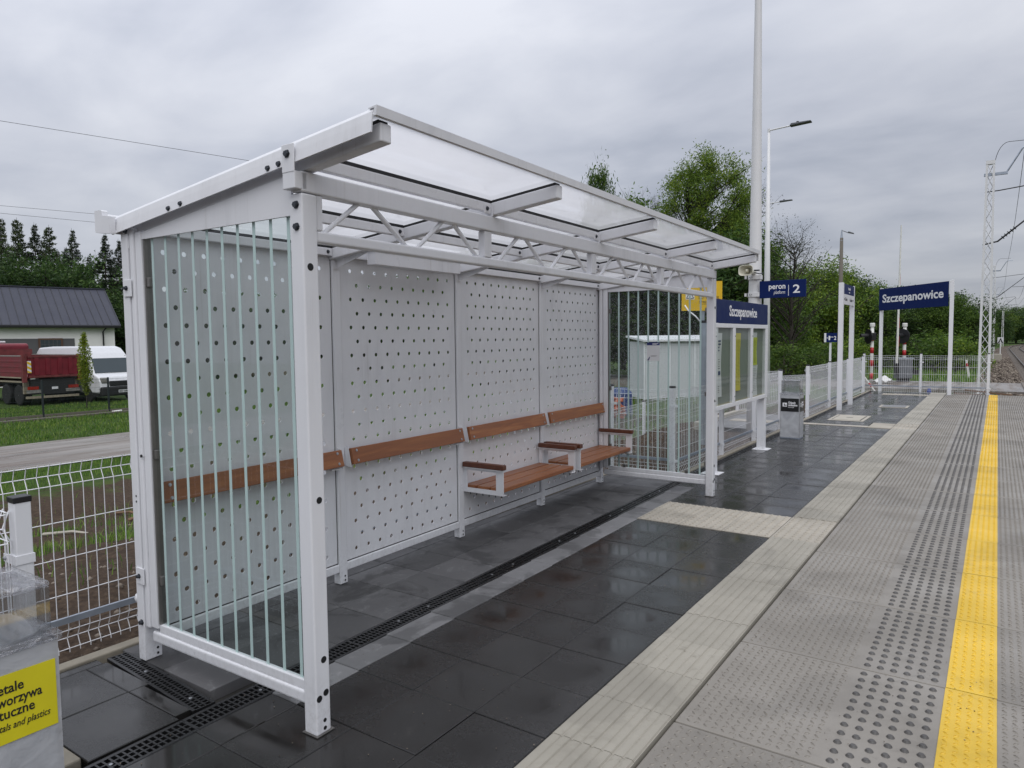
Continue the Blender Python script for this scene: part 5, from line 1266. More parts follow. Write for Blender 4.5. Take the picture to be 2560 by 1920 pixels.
# ================================================================== TREES
def leaf_mesh(C, size, asp=0.7, up_bias=0.0):
    n = len(C)
    a = RNG.normal(size=(n, 3)); a /= np.linalg.norm(a, axis=1)[:, None]
    b_ = RNG.normal(size=(n, 3)); b_[:, 2] += up_bias; b_ -= a*(a*b_).sum(1)[:, None]; b_ /= np.linalg.norm(b_, axis=1)[:, None]
    s = size*RNG.uniform(0.6, 1.4, (n, 1))
    V = np.stack([C-b_*s, C+a*s*asp*0.5, C+b_*s, C-a*s*asp*0.5], 1).reshape(-1, 3)
    return V, np.arange(n*4).reshape(n, 4)
def broadleaf(h, rx, rz, zc, ncl, nleaf, lsize, seed, clr=0.9, top=1.0, bare=False, fork=0.25):
    """crown envelope: ellipsoid (rx, rz) centred at zc; returns trunk mesh builder and leaf arrays"""
    r = np.random.default_rng(seed); m = MB(); Cs = []
    lean = r.normal(0, 0.02, 2)
    tp = [(lean[0]*z*2+0.05*math.sin(z*1.3+seed), lean[1]*z*2+0.05*math.cos(z*1.1+seed), z) for z in np.linspace(0, h*0.80, 9)]
    tr0 = 0.018*h+0.03
    m.tube(tp, [tr0*(1-0.9*i/8)+0.012 for i in range(9)], 7, False)
    def tpt(z):
        t = min(max(z/(h*0.80), 0), 1)*8; i = min(int(t), 7); f = t-i; p, q = tp[i], tp[i+1]; return np.array([p[k]+(q[k]-p[k])*f for k in range(3)])
    for c in range(ncl):
        for _ in range(20):
            d = r.normal(size=3); d /= np.linalg.norm(d); rad = r.uniform(0.35, 1.0)**0.55
            p = np.array([d[0]*rx*rad, d[1]*rx*rad, zc+d[2]*rz*rad])
            lump = 1+0.22*math.sin(3.1*math.atan2(d[1], d[0])+seed)+0.18*math.sin(5*d[2]+seed*1.7)
            p[:2] *= lump
            if p[2] > h*fork*0.6 and p[2] < h*1.02: break
        z0 = max(h*fork*0.7, p[2]-np.hypot(p[0], p[1])*r.uniform(0.6, 1.3)); a = tpt(z0)
        mid = a*0.45+p*0.55; mid[2] -= 0.08*np.linalg.norm(p-a)*r.uniform(-0.5, 1.2); mid[:2] += r.normal(0, 0.05*rx, 2)
        L = np.linalg.norm(p-a); rb = min(0.012*L+0.012, tr0*0.5)
        m.tube([a, mid, p], [rb, rb*0.6, rb*0.2], 4, False)
        for k in range(4):
            e = p+r.normal(0, 1, 3)*clr*0.75; m.tube([mid*0.4+p*0.6, e], [rb*0.3, 0.006], 3, False)
            if bare:
                for q in range(3): m.tube([e*0.6+p*0.4, e+r.normal(0, 1, 3)*clr*0.6], [0.008, 0.004], 3, False)
        n = int(nleaf/ncl*r.uniform(0.5, 1.5)); q = p+r.normal(0, 1, (n, 3))*clr*r.uniform(0.45, 0.9)*np.array([1, 1, 0.8])
        Cs.append(q)
    V, F = leaf_mesh(np.concatenate(Cs), lsize)
    return m, V, F
def conifer(h, r0, seed, nl, larch=False):
    r = np.random.default_rng(seed); m = MB(); m.tube([(0, 0, 0), (0.03*h*0.1, 0, h*0.5), (0, 0, h)], [0.014*h+0.04, 0.008*h, 0.01], 6, False); Cs = []
    z = h*0.08
    while z < h*0.985:
        t = z/h; L = r0*(1-t)**0.8*r.uniform(0.75, 1.1)+0.12
        for k in range(6 if t < 0.8 else 4):
            a = r.uniform(0, 6.28); Lk = L*r.uniform(0.65, 1.1); dr = (0.12 if t > 0.7 else -0.18)*Lk
            e = np.array([math.cos(a)*Lk, math.sin(a)*Lk, z+dr]); s = np.array([0, 0, z])
            m.tube([s, s*0.4+e*0.6+np.array([0, 0, 0.06*Lk]), e], [0.012+0.008*(1-t), 0.010, 0.004], 3, False)
            n = max(5, int(nl*Lk)); tt = r.uniform(0.12, 1.0, n)**0.8
            q = s+(e-s)*tt[:, None]; w = 0.16*Lk*(1.15-tt)+0.05
            perp = np.array([-math.sin(a), math.cos(a), 0]); q += perp*(r.normal(0, 1, n)*w)[:, None]; q[:, 2] += r.normal(-0.05, 0.07, n)-0.08*np.abs(r.normal(0, 1, n))*Lk*0.4
            Cs.append(q)
        z += (0.30 if t < 0.75 else 0.24)*(h/12)
    V, F = leaf_mesh(np.concatenate(Cs), 0.13 if not larch else 0.15, 0.42)
    return m, V, F
TREE = {}
def proto(key, m, V, F, bark, leafm):
    tm_ = m.mesh('trunk', fix=False); tm_.materials.append(MAT[bark]); tm_.polygons.foreach_set('use_smooth', [True]*len(tm_.polygons))
    cm = npmesh('crown', V, F); cm.materials.append(MAT[leafm]); TREE[key] = (tm_, cm)
proto('ash', *broadleaf(16.5, 3.7, 5.7, 10.6, 210, 52000, 0.10, 3, 0.62, fork=0.3), 'bark', 'leaf_spring')
proto('spring_a', *broadleaf(9, 3.0, 4.2, 5.0, 95, 17000, 0.12, 11, 0.7), 'bark_pale', 'leaf_spring')
proto('mid_a', *broadleaf(9, 3.2, 4.3, 4.9, 100, 18000, 0.12, 12, 0.7), 'bark', 'leaf_mid')
proto('mid_b', *broadleaf(9, 2.6, 4.5, 5.0, 95, 16000, 0.12, 13, 0.66), 'bark', 'leaf_mid')
proto('deep_a', *broadleaf(9, 3.3, 4.4, 4.7, 100, 18000, 0.13, 14, 0.7), 'bark', 'leaf_deep')
proto('sparse', *broadleaf(11, 3.1, 4.6, 6.6, 130, 3600, 0.085, 21, 0.62, bare=True, fork=0.3), 'bark', 'leaf_sparse')
proto('bare', *broadleaf(11, 2.9, 4.4, 6.4, 80, 4600, 0.06, 23, 0.66, bare=False, fork=0.28), 'bark', 'leaf_sparse')
proto('bush', *broadleaf(3, 1.7, 1.5, 1.4, 40, 5000, 0.10, 31, 0.45, fork=0.08), 'bark_pale', 'leaf_mid')
proto('bush_y', *broadleaf(3, 1.7, 1.5, 1.4, 36, 4200, 0.09, 32, 0.45, fork=0.08), 'bark_pale', 'leaf_spring')
proto('spruce_a', *conifer(14, 3.1, 41, 75), 'bark', 'leaf_conifer')
proto('spruce_b', *conifer(14, 2.8, 42, 70), 'bark', 'leaf_conifer')
proto('larch', *conifer(14, 3.3, 43, 60, True), 'bark', 'leaf_larch')
def plant(key, loc, h, label, cat='tree', group=None, rz=0.0, name=None, wide=1.0):
    base = {'ash': 16.5, 'sparse': 11, 'bare': 11, 'bush': 3, 'bush_y': 3, 'spruce_a': 14, 'spruce_b': 14, 'larch': 14}.get(key, 8.4); s = h/base
    t = thing(name or 'tree', label, cat, loc, rz, group); t.scale = (s*wide, s*wide, s)
    inst('trunk', TREE[key][0], t, (0, 0, 0)); inst('crown', TREE[key][1], t, (0, 0, 0)); return t
def H_at(topy, hor, depth, gz_): return CAMZ+(hor-topy)/1763.2*depth-gz_
def hor(px): return 861.2-0.01036*px
# wood behind the house (left)
L_ = [(20, 545, 74, 'larch', 'tall larch rising at the left edge above the house roof'), (-60, 530, 78, 'spruce_a', 'dark spruce at the far left edge behind the house'), (62, 548, 70, 'larch', 'pale larch beside the tall one above the house roof'),
      (104, 560, 76, 'spruce_a', 'dark spruce with thin top above the left roof'), (140, 566, 72, 'larch', 'small larch with feathery top above the middle roof'), (176, 620, 78, 'spruce_b', 'low dark spruce in the dip of the wood'),
      (196, 574, 66, 'spruce_b', 'narrow spruce standing clear above the right roof'), (236, 640, 72, 'spruce_a', 'short spruce between two taller ones over the roof end'), (276, 585, 62, 'spruce_a', 'full dark spruce beside the shelter corner post'), (310, 600, 70, 'spruce_b', 'dark spruce half hidden by the shelter corner post'),
      (40, 640, 64, 'spruce_b', 'dark spruce filling the wood just over the left ridge'), (110, 650, 62, 'deep_a', 'rounded dark tree low behind the ridge'), (160, 655, 64, 'spruce_a', 'low spruce just over the middle ridge'), (225, 660, 62, 'deep_a', 'rounded dark tree low behind the right ridge'), (0, 650, 60, 'deep_a', 'rounded dark tree low at the left edge'), (370, 640, 68, 'spruce_a', 'spruce hidden behind the end glass, first'), (450, 640, 70, 'larch', 'larch hidden behind the shelter wall')]
for px, ty, dp, k, lb in L_: plant(k, camp(px, dp, GL), H_at(ty, hor(px), dp, GL), lb, 'tree', 'trees of the wood behind the house', random.uniform(0, 6.3), 'conifer_tree' if k != 'deep_a' else 'tree')
# trees along the far side
R_ = [(1765, 372, 50, 'ash', 'tall broad tree in fresh leaf rising above the shelter roof', 0.92),
      (1497, 478, 62, 'mid_b', 'leafy treetop just over the roof edge, left of the tall tree', 0.36), (1560, 545, 60, 'mid_b', 'low treetop over the roof edge', 0.8), (1595, 520, 66, 'sparse', 'thin leaved treetop over the roof edge', 0.8), (1640, 515, 64, 'sparse', 'thin leaved tree left of the tall tree', 0.9),
      (1872, 455, 62, 'bare', 'thin leaved tree showing beside the thick mast', 0.6), (1925, 600, 70, 'bare', 'thin leaved tree between the two masts', 0.5),
      (1975, 545, 42, 'bare', 'nearly bare dark branched tree right of the thick mast', 0.80),
      (1930, 715, 52, 'mid_b', 'green tree right behind the notice case', 1.1), (1985, 712, 58, 'spring_a', 'green tree below the platform number sign', 1.1), (2045, 678, 60, 'spring_a', 'light green round tree right of the platform sign', 1.2), (2088, 695, 62, 'mid_a', 'green tree behind the lamp column', 1.1), (2130, 712, 62, 'mid_a', 'green tree behind the direction sign', 1.1), (2168, 722, 66, 'deep_a', 'dark tree between direction sign and name board', 1.0), (2200, 735, 68, 'mid_b', 'narrow green tree left of the name board', 1.0),
      (2236, 775, 64, 'deep_a', 'dark tree below the left half of the name board', 1.2), (2280, 765, 66, 'deep_a', 'dark tree below the middle of the name board', 1.2), (2322, 758, 64, 'mid_a', 'green tree below the right half of the name board', 1.2), (2366, 742, 66, 'deep_a', 'dark tree behind the right post of the name board', 1.3), (2392, 752, 64, 'mid_a', 'leafy tree between name board and lattice mast', 1.0), (2420, 795, 72, 'mid_b', 'lower green tree behind the nearest lattice mast', 1.1),
      (1520, 640, 46, 'deep_a', 'dark tree at the left of the end glass', 1.2), (1580, 610, 48, 'mid_a', 'green tree filling the end glass left of middle', 1.2), (1640, 600, 46, 'deep_a', 'dark tree filling the middle of the end glass', 1.2), (1705, 610, 50, 'mid_a', 'green tree behind the yellow warning board', 1.2), (1770, 620, 46, 'deep_a', 'dark tree right behind the far shelter post', 1.2), (1830, 610, 48, 'mid_b', 'green tree between yellow board and thick mast', 1.3), (1885, 640, 48, 'mid_a', 'green tree directly behind the thick mast', 1.1),
      (2340, 820, 52, 'bush', 'spreading green bush behind the end fence', 1.5), (2390, 845, 50, 'bush_y', 'yellow green bush by the foot of the nearest lattice mast', 1.2), (2180, 830, 54, 'bush', 'bush behind the left crossing signal', 1.3), (1960, 850, 40, 'bush', 'dark bush below the platform sign', 1.3), (2030, 845, 44, 'bush', 'bush left of the lamp column', 1.4), (2110, 850, 50, 'bush_y', 'bush right of the lamp column', 1.4), (2270, 850, 58, 'bush', 'bush behind the barrier cabinet', 1.5)]
for px, ty, dp, k, lb, wd in R_:
    plant(k, camp(px, dp, -0.95), H_at(ty, hor(px), dp, -0.95), lb, 'bush' if 'bush' in k else 'tree', 'bushes along the far side' if 'bush' in k else 'trees along the far side', random.uniform(0, 6.3), 'bush' if 'bush' in k else 'tree', wd)
far = [(2436, 792, 130), (2462, 770, 160), (2490, 782, 190), (2516, 788, 210), (2540, 774, 200), (2566, 780, 190), (2590, 778, 200), (2452, 800, 110), (2475, 806, 230), (2530, 806, 240), (2556, 804, 250), (2505, 808, 240), (2410, 800, 120), (2385, 790, 130), (2350, 795, 140), (2300, 800, 150), (2250, 800, 150), (2200, 800, 140), (2620, 770, 190), (2660, 760, 180)]
for i, (px, ty, dp) in enumerate(far):
    plant(['mid_a', 'deep_a', 'spring_a', 'mid_b'][i % 4], camp(px, dp, -0.95), H_at(ty, hor(px), dp, -0.95), 'distant tree in the wood at the end of the track', 'tree', 'distant trees beyond the track', random.uniform(0, 6.3), 'distant_tree', 1.5)
back = [(330+58*i, 762-3.2*i-(26 if i % 3 == 0 else 0)-(60 if i > 11 else 0)*(i-11)/9, 60+(i*7) % 13) for i in range(20)]
bl = ['first', 'second', 'third', 'fourth', 'fifth', 'sixth', 'seventh', 'eighth', 'ninth', 'tenth', 'eleventh', 'twelfth', 'thirteenth', 'fourteenth', 'fifteenth', 'sixteenth', 'seventeenth', 'eighteenth', 'nineteenth', 'twentieth']
for i, (px, ty, dp) in enumerate(back):
    plant(['deep_a', 'mid_a', 'spruce_a', 'mid_b'][i % 4], camp(px, dp, -1.2), H_at(ty, hor(px), dp, -1.2), bl[i]+' tree from the left in the row glimpsed through the wall holes', 'tree', 'trees behind the shelter wall', random.uniform(0, 6.3), 'tree', 1.25)
# a wood closes the horizon farther out: one mass
P_ = []
rr = np.random.default_rng(5)
for i in range(900):
    px = rr.uniform(-900, 3300); dp = rr.uniform(150, 330)
    c = camp(px, dp, 0)
    if c.x > -2 and c.y > 40 and abs(c.x-tx(c.y)-3) < 14: continue
    h = rr.uniform(5, 9.5)
    if px < 2440 and px > 2200: h *= 0.8
    q = rr.normal(0, 1, (44, 3)); q /= np.linalg.norm(q, axis=1)[:, None]; q *= np.array([2.6, 2.6, h/2])*rr.uniform(0.7, 1, (44, 1)); P_.append(q+np.array([c.x, c.y, -1+h/2]))
V, F = leaf_mesh(np.concatenate(P_), 0.95); tag(link('wood', npmesh('wood', V, F), 'leaf_deep'), 'dark green wood closing the horizon in the distance', 'wood', kind='stuff')
# sapling in the yard
sp_ = thing('sapling', 'slender yellow green sapling in front of the truck tail', 'sapling', camp(213, 32.4, GL))
m = MB(); m.tube([(0, 0, 0), (0.02, 0, 1.8), (0, 0, 3.4)], [0.03, 0.022, 0.008], 6); m.build('trunk', 'bark', sp_)
z = RNG.uniform(0.75, 3.45, 2600); rad = np.where(z < 1.2, 0.30*(z-0.5), np.where(z < 2.4, 0.29, 0.29*(3.9-z)/1.5))*RNG.uniform(0.2, 1.1, 2600); th = RNG.uniform(0, 6.28, 2600)
V, F = leaf_mesh(np.stack([rad*np.cos(th), rad*np.sin(th), z+0.1*np.sin(th*3)], 1), 0.055); link('crown', npmesh('crown', V, F), 'leaf_sapling', sp_)

# ================================================================== GRASS
def blades(name, pts, hmin, hmax, label, w=0.005, mat='grass_blade'):
    pts = np.asarray(pts); n = len(pts); th = RNG.uniform(0, 6.28, n); h = RNG.uniform(hmin, hmax, n); ln = RNG.normal(0, 0.35, (n, 2))*h[:, None]
    dx = np.stack([np.cos(th), np.sin(th), np.zeros(n)], 1)*w
    mid = pts+np.concatenate([ln*0.3, (h*0.6)[:, None]], 1); tip = pts+np.concatenate([ln, h[:, None]], 1)
    V = np.stack([pts-dx, pts+dx, mid+dx*0.7, mid-dx*0.7, tip], 1).reshape(-1, 3); o = np.arange(n)[:, None]*5
    F3 = np.concatenate([o+np.array([[0, 1, 2]]), o+np.array([[0, 2, 3]]), o+np.array([[3, 2, 4]])]); return tag(link(name, npmesh(name, V, F3), mat), label, 'grass', kind='stuff')
N_ = 110000; cand = np.stack([RNG.uniform(-18.9, -5.6, N_), RNG.uniform(-3, 13, N_)], 1)
dens = np.clip(0.55+0.6*vnoise(cand[:, 0], cand[:, 1], 1.3, 9)+0.5*vnoise(cand[:, 0], cand[:, 1], 3.6, 10), 0, 1)
cxw = cand[:, 0]+0.35*np.sin(cand[:, 1]*0.9)
band = np.exp(-((cxw+9.1)/1.0)**2)*1.2+np.exp(-((cxw+12.0)/0.8)**2)*0.6+np.clip((-cxw-16.0)/1.2, 0, 1)*1.5+0.03
cand = cand[RNG.uniform(0, 1, N_) < np.clip(dens*band, 0, 1)]
blades('grass', np.concatenate([cand, gz(cand[:, 0], cand[:, 1])[:, None]], 1), 0.04, 0.15, 'tufts of fresh grass on the bare bank behind the white fence', 0.005)
for q, (x_, y_, l_, a_, lb) in enumerate(((-11.2, 4.4, 0.9, 0.5, 'pale dead branch lying on the soil behind the left fence'), (-10.4, 5.2, 0.6, 1.4, 'thin brown stick lying on the bank behind the left fence'), (-12.4, 6.0, 0.7, 0.2, 'short plank lying on the bank near the shelter corner'))):
    z_ = float(gz(x_, y_))+0.03; m = MB(); m.tube([(x_, y_, z_), (x_+l_*0.5*math.cos(a_), y_+l_*0.5*math.sin(a_), z_+0.05), (x_+l_*math.cos(a_), y_+l_*math.sin(a_), z_+0.01)], [0.025, 0.02, 0.012], 6); tag(m.build('stick', 'timber_debris' if q else 'concrete_pale'), lb, 'stick')
cand = np.stack([RNG.uniform(-38, -24.2, 52000), RNG.uniform(4, 26, 52000)], 1); dens = 0.75+0.6*vnoise(cand[:, 0], cand[:, 1], 0.9, 12); cand = cand[RNG.uniform(0, 1, 52000) < dens]
blades('lawn', np.concatenate([cand, gz(cand[:, 0], cand[:, 1])[:, None]], 1), 0.05, 0.15, 'mown lawn on both sides of the dark yard fence', 0.014)
cand = np.stack([RNG.uniform(-22, -0.9, 26000), RNG.uniform(44.5, 70, 26000)], 1); dens = 0.6+0.6*vnoise(cand[:, 0], cand[:, 1], 0.7, 13); cand = cand[RNG.uniform(0, 1, 26000) < dens]
blades('verge_grass', np.concatenate([cand, gz(cand[:, 0], cand[:, 1])[:, None]], 1), 0.1, 0.4, 'rough green verge beyond the level crossing', 0.02)
cand = np.stack([RNG.uniform(-20, -6.6, 16000), RNG.uniform(14, 37.4, 16000)], 1)
blades('meadow_grass', np.concatenate([cand, gz(cand[:, 0], cand[:, 1])[:, None]], 1), 0.1, 0.4, 'rough green grass beyond the ramp fences', 0.015)
# ================================================================== LAMPS, CROSSING, MASTS
def lamp_column(px, dp, topy, label, arm=1.3, z0=-0.95):
    c = camp(px, dp, z0); h = CAMZ+(hor(px)-topy)/1763.2*dp-z0
    t = thing('lamp_column', label, 'street lamp', c, 0, 'white platform lamp columns')
    m = MB(); m.tube([(0, 0, 0), (0, 0, h*0.5), (0, 0, h)], [0.165, 0.105, 0.045], 16); m.build('shaft', 'mast_white', t, smooth=True)
    m = MB(); m.tube([(0, 0, h-0.12), (0, 0, h)], 0.055, 12); m.build('collar', 'mast_white', t)
    m = MB(); m.tube([(0, 0, h-0.06), (arm*0.5, 0.0, h-0.02), (arm*0.62, 0, h-0.01)], 0.03, 8); am = m.build('arm', 'mast_white', t)
    m = MB(); m.prism([(arm*0.58, h-0.05), (arm*1.15, h-0.01), (arm*1.15, h+0.04), (arm*0.62, h+0.05)], 'y', -0.14, 0.14); hd = m.build('luminaire', 'tint_lamp', t, bevel=0.02)
    m = MB(); m.lathe((arm*0.78, 0, h+0.048), (0, 0, 1), [(0, 0.05), (0.05, 0.05), (0.06, 0.03)], 10); m.build('sensor', 'rubber', hd)
    return t
lamp_column(1916, 28.0, 334, 'white lamp column right beside the tall thick mast', 1.35)
lamp_column(1912, 45.0, 513, 'farther white lamp column mostly hidden behind the thick mast', 1.35)
# concrete lamp post
c = camp(2099, 40.0, -0.95); t = thing('concrete_lamp_post', 'brown grey concrete lamp post with a small tilted lamp', 'street lamp', c)
hh = CAMZ+(hor(2099)-598)/1763.2*40+0.95
m = MB(); m.tube([(0, 0, 0), (0, 0, hh)], [0.16, 0.085], 12); m.build('shaft', 'concrete_post', t, smooth=True)
m = MB(); m.tube([(0, 0, hh-0.15), (0, 0, hh), (0, 0, hh+0.45)], [0.09, 0.06, 0.025], 10); m.build('sleeve', 'galvanised', t)
m = MB(); m.tube([(0, 0, hh+0.42), (0.35, 0, hh+0.25)], 0.022, 6); m.build('arm', 'tint_lamp', t)
m = MB(); m.prism([(0.30, hh+0.25), (0.62, hh+0.16), (0.62, hh+0.22), (0.36, hh+0.33)], 'y', -0.1, 0.1); m.build('luminaire', 'tint_lamp', t, bevel=0.015)

CR = -0.80
def banded(par, h, r, bands, name='post'):
    m = MB(); m.tube([(0, 0, 0), (0, 0, h)], r, 14); p = m.build(name, 'signal_white', par, smooth=True)
    for a, c in bands:
        m = MB(); m.tube([(0, 0, a), (0, 0, c)], r+0.002, 14); m.build('red_band', 'signal_red', p, smooth=True)
    m = MB(); m.lathe((0, 0, h), (0, 0, 1), [(-0.1, r+0.04), (0.06, r+0.045), (0.09, r+0.02)], 14); m.build('cap', 'signal_white', p)
    return p
def signal(px, dp, label, rz, back):
    c = camp(px, dp, CR-0.1); t = thing('crossing_signal', label, 'crossing signal', c, rz, 'level crossing light signals')
    H = CAMZ+(hor(px)-812)/1763.2*dp-c.z
    banded(t, H, 0.085, [(0.30, 0.62), (0.98, 1.30), (1.66, 1.98), (2.32, 2.64)] if back else [(0.9, 1.2), (1.5, 1.8), (2.1, 2.4)])
    zc_ = H-0.62
    m = MB(); m.lathe((-0.22, 0.0, zc_), (1, 0, 0), [(0, 0.05), (0.002, 0.40), (0.03, 0.40), (0.032, 0.05)], 24); bp = m.build('backboard', 'black_plastic', t)
    m = MB(); m.box(-0.19, 0.12, -0.20, 0.20, zc_-0.2, zc_+0.2); m.build('lamp_housing', 'black_plastic', t, bevel=0.03)
    n = 10; V = []; F = []
    for x, r in ((-0.225, 0.13), (-0.62, 0.12)):
        for k in range(n+1): a = R(-20)+R(220)*k/n; V.append((x, r*math.cos(a), zc_+0.02+r*math.sin(a)))
    F = [(k, k+1, n+2+k, n+1+k) for k in range(n)]
    m = MB(); m.add(V, F); vz = m.build('visor', 'rubber', t); sd = vz.modifiers.new('s', 'SOLIDIFY'); sd.thickness = 0.012
    m = MB(); m.lathe((-0.226, 0, zc_), (-1, 0, 0), [(0, 0.11), (0.02, 0.10), (0.03, 0.02)], 16); m.build('lens', 'car_glass', t)
    return t
signal(2180, 37.5, 'left red and white crossing signal with black round board, seen from behind', face_dir(1, 0), True)
sR = signal(2261, 38.5, 'right red and white crossing signal standing on the grey barrier cabinet', face_dir(0.85, 0.5), False)
cb = thing('barrier_machine', 'grey ribbed barrier drive cabinet behind the end fence', 'cabinet', camp(2259, 38.2, CR-0.05), face_dir(1, 0))
m = MB(); m.box(-0.36, 0.36, -0.3, 0.3, 0.22, 1.28); bd = m.build('body', 'cabinet_grey', cb, bevel=0.03)
for x in (-0.24, -0.08, 0.08, 0.24): m = MB(); m.box(x-0.035, x+0.035, -0.325, -0.302, 0.26, 1.24); m.build('rib', 'cabinet_grey', bd, bevel=0.01)
m = MB(); m.box(-0.40, 0.40, -0.34, 0.34, 1.285, 1.33); m.build('lid', 'galvanised', cb); m = MB(); m.box(-0.24, 0.24, -0.22, 0.22, 0, 0.215); m.build('plinth', 'truck_black', cb)
m = MB(); m.tube([(0.40, 0, 0.95), (0.55, 0, 0.7), (0.62, 0, 0.45)], 0.05, 8); m.box(0.46, 0.80, -0.12, 0.12, 0.42, 0.68); m.build('counterweight', 'truck_black', cb)
bb = thing('barrier_boom', 'raised white and red barrier boom standing upright', 'barrier', camp(2243, 38.0, CR), face_dir(1, 0))
BH = CAMZ+(hor(2243)-567)/1763.2*38-CR
m = MB(); m.tube([(0.0, 0, 0.9), (0.06, 0, BH)], [0.062, 0.035], 10); bo = m.build('boom', 'signal_white', bb)
for a in (1.9, 2.9, 4.0, 5.2): m = MB(); m.box(0.045, 0.085, -0.02, 0.02, a, a+0.55); m.build('red_marker', 'signal_red', bo)
m = MB(); m.box(-0.08, 0.08, -0.1, 0.1, 0.45, 1.0); m.build('boom_hub', 'truck_black', bb)
# tilted delineator and bits lying about
dl_ = thing('delineator_post', 'leaning white road marker post with a red reflector', 'marker post', camp(2425, 43.0, -0.95)); dl_.rotation_euler = (0, R(-9), 0)
m = MB(); m.box(-0.06, 0.06, -0.05, 0.05, 0, 1.12); m.build('post', 'signal_white', dl_, bevel=0.02); m = MB(); m.box(-0.045, 0.065, -0.056, -0.051, 0.72, 0.92); m.build('reflector', 'signal_red', dl_)
st = thing('striped_pole', 'thin red and white pole leaning against the end fence corner', 'pole', (-3.30, 24.75, -0.85))
m = MB(); m.tube([(-0.25, 0, 0.9+0.55), (0.35, -0.25, 0.62)], 0.025, 8); pz = m.build('pole', 'signal_white', st)
for a in (0.2, 0.55, 0.85): p, q = Vector((-0.25, 0, 1.45)), Vector((0.35, -0.25, 0.62)); m = MB(); m.tube([p.lerp(q, a-0.08), p.lerp(q, a+0.05)], 0.027, 8); m.build('red_band', 'signal_red', pz)
m = MB(); m.tube([(0, 0, 0), (0, 0, 0.62), (0.0, 0, 0.72)], [0.06, 0.06, 0.03], 12); tag(m.build('blue_canister', 'tarp_blue', None, (-1.63, 24.6, -0.62), smooth=True), 'blue canister standing behind the end fence', 'canister')
rq = random.Random(3)
for i, lb in enumerate(('long brown board on the debris heap behind the end fence', 'short brown board crossing the debris heap', 'brown board leaning on the right of the debris heap', 'dark plank at the bottom of the debris heap')):
    m = MB(); m.box(-0.6, 0.6, -0.07, 0.07, -0.02, 0.02); o = m.build('board', 'timber_debris', None, (-1.0+0.28*i, 24.95+0.2*i, -0.25+0.07*i)); o.rotation_euler = (rq.uniform(-.2, .2), rq.uniform(-.35, .1), rq.uniform(-.6, .6)); tag(o, lb, 'board', 'boards behind the end fence')
V = []; F = []
for i in range(9):
    for j in range(9): V.append((i*0.11-0.45, j*0.09-0.36, 0.28*math.exp(-((i-5)**2+(j-4)**2)/9)+0.09*math.sin(i*1.9+j)*math.cos(j*1.4)))
for i in range(8):
    for j in range(8): F.append((i*9+j, i*9+j+1, i*9+j+10, i*9+j+9))
m = MB(); m.add(V, F); o = m.build('tarpaulin', 'tarp_white', None, camp(2208, 37.0, -0.72), smooth=True); sd = o.modifiers.new('s', 'SOLIDIFY'); sd.thickness = 0.01; tag(o, 'crumpled white sheet lying by the left crossing signal', 'tarpaulin')
hp_ = [(-1.9+RNG.normal(0, 0.55)+0.9, 25.0+abs(RNG.normal(0, 0.5)), -0.85+RNG.uniform(0, 0.45)) for i in range(260)]
stones('rubble', hp_, 0.04, 0.14, 'stone_mix', 'heap of earth and rubble directly behind the end fence', 'rubble')

# --- catenary masts
def mast(y, x, h, label, arm=True, z0=-0.95, dens=1.0):
    t = thing('catenary_mast', label, 'mast', (x, y, z0), 0, 'lattice masts along the track')
    w0, w1 = 0.17, 0.11
    for s in (-1, 1):
        m = MB(); m.prism([(s*w0-0.045, 0.0), (s*w0+0.045, 0.0), (s*w1+0.035, h), (s*w1-0.035, h)], 'y', -0.09, 0.09); m.build('column', 'mast_white', t)
    m = MB(); n = int(h/0.42)
    for f, yy in ((0, -0.075), (1, 0.075)):
        for k in range(n):
            za, zb_ = 0.25+(h-0.4)*k/n, 0.25+(h-0.4)*(k+1)/n; s = 1 if (k+f) % 2 else -1
            wa = w0+(w1-w0)*za/h-0.03; wb_ = w0+(w1-w0)*zb_/h-0.03; m.tube([(s*wa, yy, za), (-s*wb_, yy, zb_)], 0.013, 4, False)
    m.build('lattice', 'mast_white', t, kind='stuff')
    m = MB(); m.box(-0.35, 0.35, -0.3, 0.3, -0.3, 0.12); m.build('footing', 'concrete_pale', t)
    m = MB(); m.box(-0.15, 0.15, -0.10, 0.10, h-0.12, h+0.02); m.build('head_plate', 'mast_white', t)
    if arm:
        m = MB(); m.box(-0.2, 0.55, -0.05, 0.05, h-0.55, h-0.45); m.tube([(0.5, 0, h-0.5), (0.98, 0, h+0.35), (1.15, 0, h+0.42), (1.45, 0, h+0.42)], 0.035, 6); m.build('horn_arm', 'galvanised', t)
        m = MB(); pts = [(0.12, 0, h-0.3)]+[(0.55-0.43*math.cos(a), 0, h-0.3+0.95*math.sin(a)) for a in np.linspace(0.1, 1.57, 8)]+[(1.3, 0, h+0.62)]; m.tube(pts, 0.010, 4); m.build('jumper', 'wire_dark', t)
        zc_ = h-1.15
        m = MB(); m.tube([(-0.16, 0, zc_), (0.3, 0, zc_+0.02), (2.6, 0, zc_+0.25)], 0.022, 6); m.build('top_tie', 'wire_dark', t)
        m = MB(); m.tube([(-0.18, 0, h-3.15), (0.3, 0, h-3.05), (2.6, 0, h-1.05)], [0.03, 0.035, 0.028], 6); m.build('cantilever', 'wire_dark', t)
        for k in range(5): m = MB(); m.lathe((0.45+0.09*k, 0, h-2.92+0.08*k), (0.75, 0, 0.66), [(0, 0.075), (0.02, 0.075), (0.03, 0.03)], 10); m.build('insulator', 'truck_black', t)
        m = MB(); m.tube([(1.5, 0, h-2.1), (2.9, 0, h-2.1)], 0.018, 5); m.build('steady_arm', 'wire_dark', t)
    return t
MS = [(33, 'nearest tall white lattice mast at the end of the platform'), (83, 'second white lattice mast along the track'), (133, 'third white lattice mast along the track'), (183, 'fourth white lattice mast along the track')]
